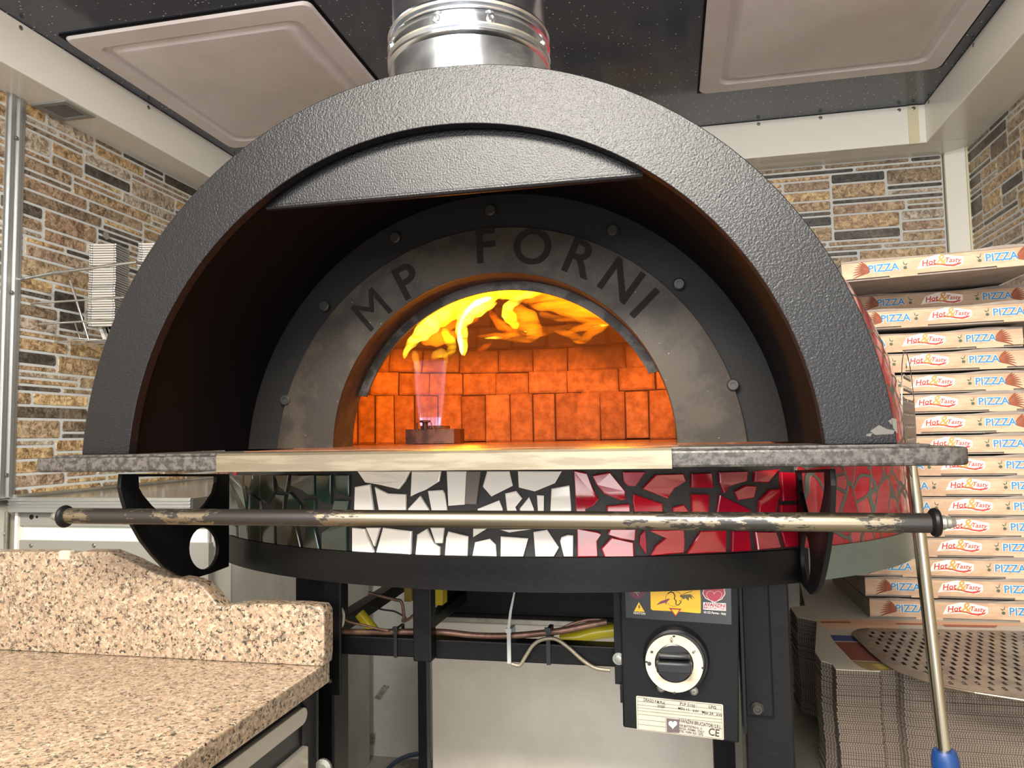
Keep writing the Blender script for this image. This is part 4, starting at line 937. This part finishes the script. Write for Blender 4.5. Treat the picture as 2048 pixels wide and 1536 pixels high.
# side-board cabinet with ledge on the left
cab = empty('wall_cabinet', (-1.42, 2.2, ZF), 'low grey panelled cabinet along the left wall below the steel ledge', 'cabinet')
MB().box(-1.69, -1.145, 1.68, 2.70, ZF, -.178, .003).build('carcass', GREYWALL, cab)
mb = MB(); mb.box(-1.69, -1.13, 1.662, 1.681, atY(150, 1053, 1.662).z, -.180, .001); mb.build('top_rail', GREYPANEL, cab)
MB().box(-1.69, -1.13, 1.662, 1.681, -.56, atY(150, 1082, 1.662).z, .001).build('lower_panel', GREYPANEL, cab)
MB().box(-1.69, -1.14, 1.672, 1.681, -.30, -.20, .0005).build('cream_panel', CREAM, cab)
MB().box(-1.69, -1.14, 1.668, 1.681, -.262, -.223).build('mid_rail', GREYPANEL, cab) if 0 else None
e0 = atY(4, 1040, 1.66); e1 = atY(22, 1040, 1.66)
MB().box(-1.69, e1.x+.018, 1.655, 1.681, -.60, -.178, .001).build('corner_stile', CREAM, cab)
MB().box(e0.x-.01, e1.x, 1.648, 1.656, -.60, -.178, .002).build('corner_profile', ALU_DULL, cab)
for x, y in ((62, 1091), (188, 1091)): 
    mb = MB(); rivet(mb, atY(x, y, 1.662), (0, -1, 0), .006); mb.build('rivet', BOLT, cab)
mb = MB(); rivet(mb, atY(7, 1068, 1.648), (0, -1, 0), .006); mb.build('rivet', BOLT, cab)
for x, r in ((63, .0065), (74, .0035)):
    MB().lathe([(r, 0), (r, .0006), (.0001, .0006)], atY(x, 1034, 1.6618), (0, -1, 0), 16).build('drain_hole', GAP, cab)
MB().box(-1.145+.0005, -1.143, 1.70, 1.78, ZF+.02, -.19).build('side_seam', CREAM, cab)
MB().box(-1.12, -1.115+.02, 2.02, 2.06, -.5, -.47).build('tape_scrap', BOLT, cab) if 0 else None
sh = empty('steel_ledge', (-1.42, 2.1, -.178), 'reflective steel worktop ledge with ribbed aluminium edge along the left wall', 'worktop')
MB().box(XL+.001, -1.165, 1.645, 2.70, -.176, -.142, .001).build('worktop', mat('mirror_steel_top', 'b9b9b4', .12, .9, bump=(3, .05, .004)), sh)
mb = MB()
mb.box(XL+.001, -1.163, 1.634, 1.646, -.178, -.140, .001)
for z in (-.147, -.155, -.163): mb.box(XL+.001, -1.163, 1.631, 1.635, z-.002, z+.002, .001)
mb.build('edge_profile', ALU, sh)
MB().tube([(XL+.006, 1.65, -.139), (XL+.006, 2.69, -.139)], .006, 8).build('sealant_bead', ALU_DULL, sh)

# ================================================================== GRANITE COUNTER
YG = .98; ZG = -.3185; XG = -.489
ct = tag(MB().box(-1.50, XG, -.15, YG+.03, ZG-.030, ZG, .002).build('granite_worktop', GRANITE), 'speckled brown granite worktop slab in the lower left corner', 'worktop')
bs_pts = [(-120, 1104), (0, 1104), (112, 1104), (136, 1108), (143, 1108), (165, 1103), (215, 1104), (260, 1122), (310, 1148), (385, 1163), (402, 1170), (420, 1190), (438, 1213), (447, 1216), (470, 1209), (520, 1208), (600, 1210), (640, 1214), (647, 1225), (648, 1235), (648, 1310), (645, 1332), (-120, 1300)]
P = [atY(a, b, YG) for a, b in bs_pts]
for p in P[-2:]: p.z = ZG+.0003
P[-2].x = XG+.004; P[-1].x = -1.50; P[0].x = -1.50
bs = tag(MB().prism(P, (0, .030, 0), bev=.0025).build('granite_upstand', GRANITE, smooth=SM), 'speckled granite upstand with a curved cut-out standing along the worktop', 'splashback')
n0, n1 = atY(116, 1100, YG-.001), atY(139, 1122, YG-.001)
MB().box(n0.x, n1.x, YG-.0015, YG+.012, n1.z, n0.z-.001, .003).build('filler_patch', mat('clear_filler', 'a39c8a', .2), bs)
uc = empty('refrigerated_counter', (-1.0, .5, ZF), 'black counter base with stainless drawer fronts under the granite worktop', 'counter base')
MB().box(-1.45, XG-.012, -.12, YG+.02, ZF+.08, ZG-.0305, .002).build('carcass', PLASTIC, uc)
MB().tube([(XG-.018, YG-.012, ZF), (XG-.018, YG-.012, ZG-.0305)], .019, 20).build('corner_post', BLACK_SAT, uc, smooth=SM)
def Sx(px_, py_): return atX(px_, py_, XG-.012)
def drawer(pts):
    P = [Sx(*p) for p in pts]; ys = [p.y for p in P]; zs = [p.z for p in P]
    return P
t1 = Sx(603, 1420); t2 = Sx(605, 1445); zt1 = Sx(600, 1412).z; zb1 = Sx(604, 1440).z
def yz_panel(y0, y1, z0, z1, r, name, m, parent):
    pts = []
    for cy, cz, a in ((y1-r, z1-r, 0), (y0+r, z1-r, PI/2), (y0+r, z0+r, PI), (y1-r, z0+r, 1.5*PI)):
        for k in range(6): pts.append((XG-.012, cy+r*math.cos(a+k*PI/10), cz+r*math.sin(a+k*PI/10)))
    return MB().prism(pts, (.008, 0, 0), bev=.001).build(name, m, parent)
DR = mat('brushed_drawer_front', 'b9b4aa', .35, .7)
yr = Sx(604, 1425).y
yz_panel(.30, yr, zb1-.001, zt1, .012, 'drawer_front', DR, uc)
z3 = Sx(605, 1490).z
yz_panel(.30, Sx(606, 1490).y, z3-.30, z3, .004, 'drawer_front', DR, uc)
MB().lathe([(.012, 0), (.012, .004), (.006, .006), (.0001, .006)], atY(648, 1534, YG-.01), (0, -1, 0), 16).build('foot_cap', BOLT, uc)

# ================================================================== RIGHT SIDE: BOXES, FLAT PACKS, PEELS
ZS = -.3996; BS = 1.72/1.5      # boxes 36-37 cm wide
# one folded pizza box, built at the origin: front face at y=0, centred on x, base at z=0
BW, BH, BD = .325, .0345, .325
def make_box():
    root = empty('pizza_box', (0, 0, 0), 'x', 'pizza box'); root.location = (0, 0, 0)
    o = Vector((0, 0, -H))
    def B(mb, name, m, parent=root): 
        return mb.build(name, m, parent)
    def mbx(*a, **k): 
        a = list(a); return MB().box(a[0], a[1], a[2], a[3], a[4]-H, a[5]-H, **k)
    B(mbx(-BW/2+.003, BW/2-.003, .004, BD, 0, .003), 'tray', KRAFT_IN)
    mb = MB()
    for s in (-1, 1): mb.box(s*(BW/2-.0016)-.0014, s*(BW/2-.0016)+.0014, .003, BD, 0-H, BH-.004-H)
    mb.box(-BW/2+.003, BW/2-.003, BD-.003, BD, -H, BH-.004-H)
    B(mb, 'side_wall', KRAFT_IN)
    # front wall: flap with two tabs reaching the bottom and a long slit between
    z0 = .0035
    pts = [(-BW/2, BH-.002), (-BW/2, z0+.001), (-BW/2+.0, z0), (-.085, z0), (-.085, .0), (-.040, .0), (-.040, z0), (.085, z0), (.085, 0), (.130, 0), (.130, z0), (BW/2, z0), (BW/2, BH-.002)]
    B(MB().prism([(x, 0, z-H) for x, z in pts], (0, .0025, 0)), 'front_wall', KRAFT)
    # lid sheet with wavy ears
    mb = MB(); n = 26
    def zz(x): t = x/BW+.5; return BH+.0018*math.exp(-((t-.13)/.08)**2)+.0030*math.exp(-((t-.80)/.13)**2)+.0008*math.sin(9*t)
    top = [(-BW/2+BW*i/n, zz(-BW/2+BW*i/n)) for i in range(n+1)]
    mb.prism([(-BW/2+BW*i/n, -.0012, BH-.0022-H) for i in range(n+1)]+[(x, -.0012, z-H) for x, z in reversed(top)], (0, .004, 0))
    mb.box(-BW/2, BW/2, .0028, BD, BH-.0022-H, BH+.0004-H)
    B(mb, 'lid', KRAFT_IN)
    # printing
    def T(body, x, z, h, m, name, tilt=0, bold=.02, shear=0, sx=1):
        tb = text_mb(body, h/.70, (x, -.0003, z-H), Vector((math.cos(tilt), 0, math.sin(tilt))), Vector((-math.sin(tilt), 0, math.cos(tilt))), .0003, bold=bold, shear=shear)
        return tb.build(name, m, root)
    def shape(pts, m, name, y=-.0002): return MB().prism([(x, y, z-H) for x, z in pts], (0, -.0003, 0)).build(name, m, root)
    for s in (-1, 1):
        xc = .090*s+.0035*s
        T('PIZZA', xc, .0125, .0130, WHITE_INK, 'lettering_outline', bold=.06)
        w = T('PIZZA', xc, .0125, .0130, BLUE_INK, 'lettering', bold=.022)
        for v in w.data.vertices: v.co.y -= .0004
        # olive sprig on the inner side of the word
        xo = s*.060
        shape([(xo+.003*math.cos(t)-.001*s, .0155+.0028*math.sin(t)) for t in [k*PI/5 for k in range(10)]], GREEN_INK, 'olive_print')
        shape([(xo-s*.001, .021), (xo+s*.002, .0285), (xo+s*.001, .021)], GREEN_INK, 'leaf_print'); shape([(xo-s*.002, .019), (xo-s*.0065, .0235), (xo-s*.001, .0215)], GREEN_INK, 'leaf_print')
        # wheat ears on the outer side
        xw = s*.1235; mb = MB()
        for j in range(8):
            a = -.32+j*.16; l = .030-.0016*j; c0 = Vector((xw-s*.006, -.0006-.00005*j, .0125+.0009*j)); d = Vector((s*math.cos(a), 0, math.sin(a)))
            P_ = [c0+d*(l*t)+Vector((0, 0, .0018*math.sin(t*3))) for t in (0, .3, .6, .85, 1)]
            mb.tube([Vector((p.x, p.y*1, p.z-H)) for p in P_], [.0006, .0015, .0014, .0008, .0002], 5)
        mb.build('wheat_print', BROWN_INK, root)
    shape([(-.040, .0105), (-.028, .012), (-.010, .0125), (.012, .0095), (.026, .010), (.034, .0145), (.034, .025), (-.006, .0335), (-.032, .026)], WHITE_INK, 'slogan_ground')
    def T2(*a, **k):
        o_ = T(*a, **k)
        for v in o_.data.vertices: v.co.y -= .0005
        return o_
    T2('Hot', -.020, .0160, .0100, RED_INK, 'slogan_lettering', tilt=.10, bold=.018, shear=.25)
    T2('Tasty', .018, .0170, .0082, RED_INK, 'slogan_lettering', tilt=-.08, bold=.012, shear=.25)
    T2('&', .000, .0145, .0180, TAN_INK, 'slogan_ampersand', tilt=.1, bold=.01, shear=.3)
    o_ = shape([(-.034, .0125), (-.018, .0150), (-.004, .0150), (.006, .0115), (.018, .0100), (.028, .0125), (.031, .0165), (.026, .0145), (.016, .0130), (.004, .0145), (-.004, .0170), (-.018, .0165)], RED_INK, 'slogan_swash', -.0008)
    return root
proto = make_box()
# (logo pixel x, y of the face centre at the logo, front distance, tilt about the depth axis, yaw)
BX = [(a, b, c*BS, d, e) for a, b, c, d, e in [(1935, 1222, 1.50, 0, 0), (1925, 1178, 1.50, 0, 0), (1907, 1137, 1.50, 0, .0), (1923, 1097, 1.502, 0, 0), (1938, 1057, 1.50, 0, 0), (1945, 1015, 1.50, 0, 0), (1940, 973, 1.50, 0, 0),
      (1930, 932, 1.50, 0, 0), (1905, 890, 1.50, .003, 0), (1890, 848, 1.50, .004, 0), (1876, 807, 1.50, .006, 0), (1870, 767, 1.50, .004, 0), (1858, 724, 1.50, .006, 0), (1852, 683, 1.50, .012, 0), (1904, 631, 1.475, .014, .0)]]
words_ = ['lowest pizza box of the stack, resting on the flattened cardboard', 'second pizza box up from the bottom of the stack', 'third pizza box from the bottom, its left end just under the grey-green oven band', 'pizza box fourth from the bottom, just under the worn steel rail end',
  'pizza box fifth from the bottom, level with the rail end nut', 'pizza box sixth from the bottom, just above the rail end nut', 'pizza box second below the black shelf end', 'pizza box directly below the black shelf end', 'pizza box level with the right end of the black shelf',
  'first pizza box fully above the black shelf end', 'pizza box second above the black shelf end', 'pizza box third above the black shelf end', 'pizza box fourth above the black shelf end, beside the tip of the round peel', 'pizza box under the one with the shaded gap, third from top of the neat pile',
  'pizza box just below the shaded gap near the top of the stack', 'shaded pizza box set back under the topmost tilted box', 'topmost pizza box, tilted and jutting forward over the stack']
z = ZS; zs = []
for i, (lx, ly, Y, t, yw) in enumerate(BX):
    c = atY(lx, ly, Y); zc = c.z-BH*BS/2
    zc = max(z+.0004, zc) if i == 0 else max(z+.0003, zc); z = zc+(BH+.0020)*BS
    zs.append((c.x, Y, zc, t, yw))
c = atY(1884, 598, 1.79); z = max(z+.0005, c.z-BH*BS/2-.002); zs.append((c.x+.004, 1.79, z, .012, 0)); ztop = z+BH*BS
c = atY(1886, 530, 1.60); zs.append((c.x, 1.60, None, .04, 0, c.z)); print('BOX16 top', ztop, 'top box base', c.z-BH*BS/2)
for i, q in enumerate(zs):
    b_ = proto if i == 0 else copy_tree(proto)
    lab = words_[i] if i < len(words_) else words_[-1]
    b_['label'] = lab; b_['group'] = 'folded pizza boxes in the tall stack'
    b_.location = (q[0]-.001, q[1], (q[2] if q[2] is not None else q[5]-BH*BS/2+.004)+H); b_.scale = (BS, BS, BS); b_.rotation_euler = (0, -q[3], q[4])
    if q[2] is None:     # the top one leans: front up, back edge resting on the box below
        b_.rotation_euler = (.0, -.04, .0)
# flattened boxes: die-cut sheets in a stack with flap notches
KP = [(-.33, 0), (-.27, 0), (-.262, -.0), (-.258, .012), (-.235, .012), (-.228, -.004), (-.215, -.008), (.38, -.008), (.38, .78), (-.262, .78), (-.30, .47), (-.335, .45), (-.335, .36), (-.30, .33), (-.345, .10), (-.345, .045), (-.33, .03)]
FX0 = atZ(1672, 1340, ZS)      # front left corner of the stack
SH_T = .0034
rnd = random.Random(4)
KPs = [(x+.33, y) for x, y in KP]
mb = MB(); mb.prism([(x, y, -H) for x, y in KPs], (0, 0, SH_T*.86)); sheet0 = mb.build('flattened_pizza_box', [CORR], origin=(0, 0, -H))
def corr_mat():
    m, nt, p, tc = nodes('fluted_board_edge'); L = nt.links.new
    w = N(nt, 'TexWave', i_Scale=80.0, i_Distortion=1.0); w.wave_type = 'BANDS'; w.bands_direction = 'X'; L(tc.outputs['Object'], w.inputs['Vector'])
    r = ramp(nt, [(.2, '4c433b'), (.8, '786b5f')], w.outputs[0]); L(r.outputs[0], p.inputs['Base Color']); p.inputs['Roughness'].default_value = .85; return m
sheet0.data.materials.clear(); sheet0.data.materials.append(corr_mat())
ns = 58
for i in range(ns):
    s_ = sheet0 if i == 0 else sheet0.copy()
    if i: COL.objects.link(s_)
    zz_ = ZS-SH_T*(ns-i)
    j = rnd.uniform(-.0012, .0012)
    s_.location = (FX0.x+j+(.0012*math.sin(i*.12)), FX0.y+rnd.uniform(-.0012, .0012), zz_+H)
    tag(s_, 'flattened brown pizza box seen edge-on in the thick pile at lower right', 'cardboard sheet', 'flattened pizza boxes in the pile')
topz = ZS
s_ = sheet0.copy(); s_.data = sheet0.data.copy(); s_.data.materials.clear(); s_.data.materials.append(CORR_TOP); COL.objects.link(s_)
tp = s_; tp.name = 'flattened_pizza_box'
tp.location = (FX0.x, FX0.y, ZS-SH_T+.0001+H-.0000); bpy.data.objects.remove(tp)
tpr = MB(); tpr.prism([(x+FX0.x, y+FX0.y, ZS) for x, y in KPs], (0, 0, .0012)); top_sheet = tpr.build('flattened_pizza_box', CORR_TOP)
tag(top_sheet, 'uppermost flattened pizza box, white with coloured print, under the perforated peel', 'cardboard sheet', 'flattened pizza boxes in the pile')
def tprint(pts, name, m, d=.0002, z=.0013):
    return MB().prism([atZ(a, b, ZS+z) for a, b in pts], (0, 0, d)).build(name, m, top_sheet)
tprint([(1636, 1249), (1645, 1246), (1795, 1247), (1795, 1258), (1660, 1258)], 'pale_print', mat('pale_peach_print', 'd6b394', .6))
tprint([(1634, 1241), (1640, 1238), (2044, 1247), (2046, 1252), (1700, 1250)], 'border_print', mat('peach_print', 'cfa587', .6), .0002, .0016)
tprint([(1660, 1270), (1720, 1272), (1735, 1283), (1668, 1282)], 'navy_print', LTBLUE)
tprint([(1669, 1284), (1738, 1285), (1790, 1325), (1703, 1320)], 'plum_print', BURGER_INK)
tprint([(1722, 1264), (2200, 1270), (2200, 1378), (1880, 1352), (1790, 1325), (1738, 1285)], 'dark_print_slot_shade', mat('dark_print_and_shade', '38241c', .6))  # dark print carried under the peel, standing in for shade in its slots
tprint([(1705, 1322), (1790, 1326), (1812, 1340), (1740, 1341), (1722, 1335)], 'tan_print', mat('olive_tan_print', '8d7a52', .6))
tprint([(1742, 1328), (1780, 1328), (1795, 1336), (1760, 1338)], 'yellow_print', YEL_INK, .0002, .0016)
tprint([(1640, 1243), (1700, 1243), (1702, 1246), (1645, 1246)], 'brown_print', BROWN_INK, .0002, .0019)
tprint([(1790, 1246), (1850, 1247), (1850, 1250), (1795, 1249)], 'brown_print', BROWN_INK, .0002, .0019)
tprint([(1885, 1249), (1995, 1251), (1990, 1255), (1890, 1253)], 'brown_print', BROWN_INK, .0002, .0019)
# table carrying the pile
tb = empty('side_table', (.55, 1.55, ZF), 'aluminium side table carrying the cardboard pile', 'table')
zt_ = ZS-SH_T*ns-.0005
MB().box(.20, .99, 1.32, 2.66, zt_-.03, zt_, .001).build('tabletop', ALU_DULL, tb)
for x, y in ((.32, 1.36), (.95, 1.36), (.32, 2.5), (.95, 2.5)): MB().box(x-.02, x+.02, y-.02, y+.02, ZF, zt_-.03).build('leg', ALU, tb)
r0, r1 = atY(1590, 1512, 1.55), atY(1668, 1533, 1.55)
rl = tag(MB().box(r0.x-.03, r1.x-.012, 1.52, 1.53, r1.z, r0.z, .001).build('ledge_rail', ALU), 'short aluminium rail beside the black oven leg at the bottom', 'rail')

# perforated rectangular peel lying on the pile
ZP = ZS+.0045
pe = empty('perforated_peel', (.42, 1.25, ZP), 'perforated rectangular aluminium pizza peel lying on the cardboard pile', 'pizza peel')
o_pts = [(1716, 1259), (1706, 1264), (1705, 1271), (1716, 1282), (1740, 1305), (1768, 1328), (1795, 1344), (1830, 1358), (1880, 1373), (1950, 1387), (2048, 1402), (2150, 1412)]
P = [atZ(a, b, ZP) for a, b in o_pts]; back = [atZ(2150, 1266, ZP), atZ(2048, 1263, ZP), atZ(1800, 1258, ZP), atZ(1735, 1257, ZP)]
outer = P+back
d1 = (atZ(1716, 1282, ZP)-atZ(1795, 1344, ZP)); 
holes = []
def inside(pt, poly):
    c_ = False; n = len(poly)
    for i in range(n):
        a_, b_ = poly[i], poly[i-1]
        if (a_.y > pt.y) != (b_.y > pt.y) and pt.x < (b_.x-a_.x)*(pt.y-a_.y)/(b_.y-a_.y)+a_.x: c_ = not c_
    return c_
# slots follow rows across the blade, each slot slanting
e1 = (atZ(2040, 1290, ZP)-atZ(1760, 1288, ZP)).normalized(); sl = (atZ(1768, 1276, ZP)-atZ(1755, 1263, ZP)).normalized()
c_in = sum(outer, Vector())/len(outer)
row = 0; y_ = 0
org = atZ(1745, 1266, ZP)
for rj in range(0, 16):
    for ci in range(-8, 30):
        c0 = org+e1*(ci*.0200+(rj % 2)*.0100)-Vector((0, 1, 0))*rj*.0245
        q = [c0-sl*.0100-e1*.0030, c0-sl*.0100+e1*.0030, c0+sl*.0100+e1*.0030, c0+sl*.0100-e1*.0030]
        chk = [c0+Vector((dx, dy, 0)) for dx, dy in ((.022, 0), (-.022, 0), (0, .016), (0, -.028))]
        if all(inside(k_, outer) for k_ in q+chk) and all(proj_.x < 99 for proj_ in q): holes.append(q)
MB().prism(outer, (0, 0, .0010), holes).build('blade', PEELM, pe)
mb = MB(); mb.tube([p+Vector((0, 0, .001)) for p in P[8:]], .0018, 8); mb.build('stiffened_rim', STEEL, pe)

# round turning peel standing upright beside the oven: disc seen edge-on, long tube, blue grip
YPE = 1.10
a_, b_ = atY(1826, 955, YPE), atY(1888, 1500, YPE); ax_ = (b_-a_).normalized()
tp_ = empty('turning_peel', atY(1893, 1536, YPE), 'round turning peel standing on its blue grip against the pizza boxes', 'pizza peel')
b2_ = b_+ax_*.002
MB().tube([a_-ax_*.02, a_+ax_*.03, b2_], [.0065, .0084, .0084], 18).build('pole', mat('bright_steel_pole', 'bdb5a2', .24, 1, bump=(40, .1, .0005)), tp_, smooth=1)
MB().tube([b_, b_+ax_*.004, b_+ax_*.012, b_+ax_*.16], [.0130, .0150, .0165, .0172], 20).build('grip', BLUE_GRIP, tp_, smooth=.6)
t_ = atY(1811, 703, YPE); cN = (t_+a_)/2; R_p = (t_-a_).length/2
up_ = (t_-a_).normalized(); nrm_ = Vector((1, -.385, 0)); nrm_ = (nrm_-up_*nrm_.dot(up_)).normalized(); sd_ = up_.cross(nrm_).normalized()
circ = lambda r, n, c=(0, 0), y0=1: [cN+up_*(c[0]+r*math.cos(k*2*PI/n))+sd_*(c[1]+r*math.sin(k*2*PI/n)*y0) for k in range(n)]
hs = []
for i in range(-5, 6):
    for j in range(-5, 6):
        c = (i*.0165, (j+(i % 2)*.5)*.0165)
        if math.hypot(*c) < R_p-.018: hs.append(circ(.0034, 8, c))
MB().prism([p-nrm_*.0006 for p in circ(R_p, 48)], nrm_*.0012, [[p-nrm_*.0006 for p in h] for h in hs]).build('blade', mat('dark_used_steel', '6b655c', .35, .8), tp_)

# ================================================================== LEFT: WIRE BASKET WITH FOIL TRAYS
bk = empty('wire_basket', (-1.6, 1.9, .30), 'chrome wire basket hung on the stone panel wall at the left', 'wire basket')
mb = MB()
def wl(pts, r): mb.tube(pts, r, 8)
XW = XL+.004
A1 = atX(103, 547, -1.60); y0 = A1.y; zt1_ = A1.z
wl([(XW, y0, zt1_-.01), (-1.60, y0, zt1_), (-1.595, y0-.002, zt1_), (-1.36, y0+.02, zt1_+.02), (-1.36, y0+.42, zt1_+.02), (XW, y0+.42, zt1_)], .0045)
A2 = atX(122, 603, -1.60); zt2_ = A2.z; y2 = A2.y
wl([(XW, y2, zt2_), (-1.60, y2, zt2_), (-1.38, y2+.02, zt2_+.005), (-1.38, y2+.34, zt2_), (XW, y2+.34, zt2_)], .003)
A3 = atX(135, 645, -1.60); zt3_ = A3.z; y3 = A3.y
wl([(XW, y3, zt3_), (-1.60, y3, zt3_), (-1.40, y3+.02, zt3_+.005), (-1.40, y3+.32, zt3_), (XW, y3+.32, zt3_)], .003)
B0, B1 = atX(140, 560, -1.60), atX(178, 682, -1.60)
wl([B0, B1, B1+Vector((.20, .02, -.012))], .0035)
wl([atX(150, 645, -1.63), atX(160, 678, -1.63), atX(160, 678, -1.63)+Vector((.2, .1, -.005))], .0025)
for k in range(1, 6): wl([(-1.36-.004*k, y0+.02+k*.07, zt1_), (-1.40, y3+.02+k*.06, B1.z), (XW, y3+k*.06, B1.z)], .0025)
mb.build('wires', CHROME, bk, smooth=1)
MB().lathe([(.006, 0), (.006, .012), (.012, .012), (.012, .014), (.0001, .014)], atX(205, 472, XL), (1, 0, 0), 12).build('hook', CHROME, bk)
# one foil tray lid pack, copied
def make_tray():
    root = empty('foil_tray', (0, 0, 0), 'x', 'foil tray'); root.location = (0, 0, 0)
    MB().box(-.030, .030, .001, .075, -H, .0052-H, .0006).build('card_lid', TRAYW, root)
    for p_, q_ in ((-.039, -.0302), (.0302, .036)): MB().box(p_, q_, -.0012, .077, .0002-H, .0056-H, .001).build('foil_rim', FOIL, root)
    return root
tr = make_tray(); T0 = atY(203, 652, 1.76); T1 = atY(200, 487, 1.76); nt_ = 34
dz = (T1.z-T0.z)/nt_; rnd = random.Random(2); k0 = 0
for st_i, (dx, dyy, n_) in enumerate(((0, 0, nt_), (.118, .05, nt_+1))):
    for i in range(n_):
        t_ = tr if k0 == 0 else copy_tree(tr); k0 += 1
        t_.location = (T0.x+dx+rnd.uniform(-.0012, .0012), 1.76+dyy+rnd.uniform(-.001, .001), T0.z+dz*i+H); t_.rotation_euler = (0, 0, .22)
        lb = ('foil tray in the full front stack in the wire basket', 'foil tray in the rear stack half hidden by the oven hood')[st_i]
        t_['label'] = lb; t_['group'] = ('foil trays in the front stack', 'foil trays in the rear stack')[st_i]
rk = empty('paper_menu', atY(205, 672, 1.80), 'bundle of pale cards slanting at the bottom of the wire basket', 'cards')
mb = MB()
for k in range(5):
    c = atY(196+k*7, 654, 1.78); d = atY(206+k*7, 680, 1.78); mb.prism([c, c+Vector((.028, 0, 0)), d+Vector((.028, 0, 0)), d], (0, .0012, 0))
mb.build('cards', TRAYW, rk)

# scraps of grey tape on the wall under the oven
for pts, lb in ((((748, 1396), (768, 1369), (779, 1373), (760, 1400)), 'slanting scrap of silver tape on the pale wall left of the cabinet post'), (((722, 1469), (752, 1466), (750, 1488), (722, 1490)), 'torn square scrap of grey tape low on the pale wall')):
    P = [atY(a, b, YB+.0245) for a, b in pts]
    tag(MB().prism(P, (0, -.0008, 0)).build('tape_scrap', mat('silver_tape', '8d8a83', .4, .3, var=('b5b1a8', 60, 1.6))), lb, 'tape')
# bare patches where the paint has flaked off the lower right of the face ring
mb = MB()
for pts in (((1740, 862), (1758, 850), (1774, 858), (1790, 861), (1786, 868), (1750, 870)), ((1733, 868), (1745, 866), (1741, 873), (1732, 872)), ((1783, 836), (1793, 838), (1795, 868), (1786, 856)), ((1776, 842), (1783, 838), (1784, 850))):
    mb.prism([atY(a, b, YF-.0002) for a, b in pts], (0, -.0003, 0))
mb.build('paint_chips', mat('flaked_primer', '55534f', .7, spec=.2), ov)
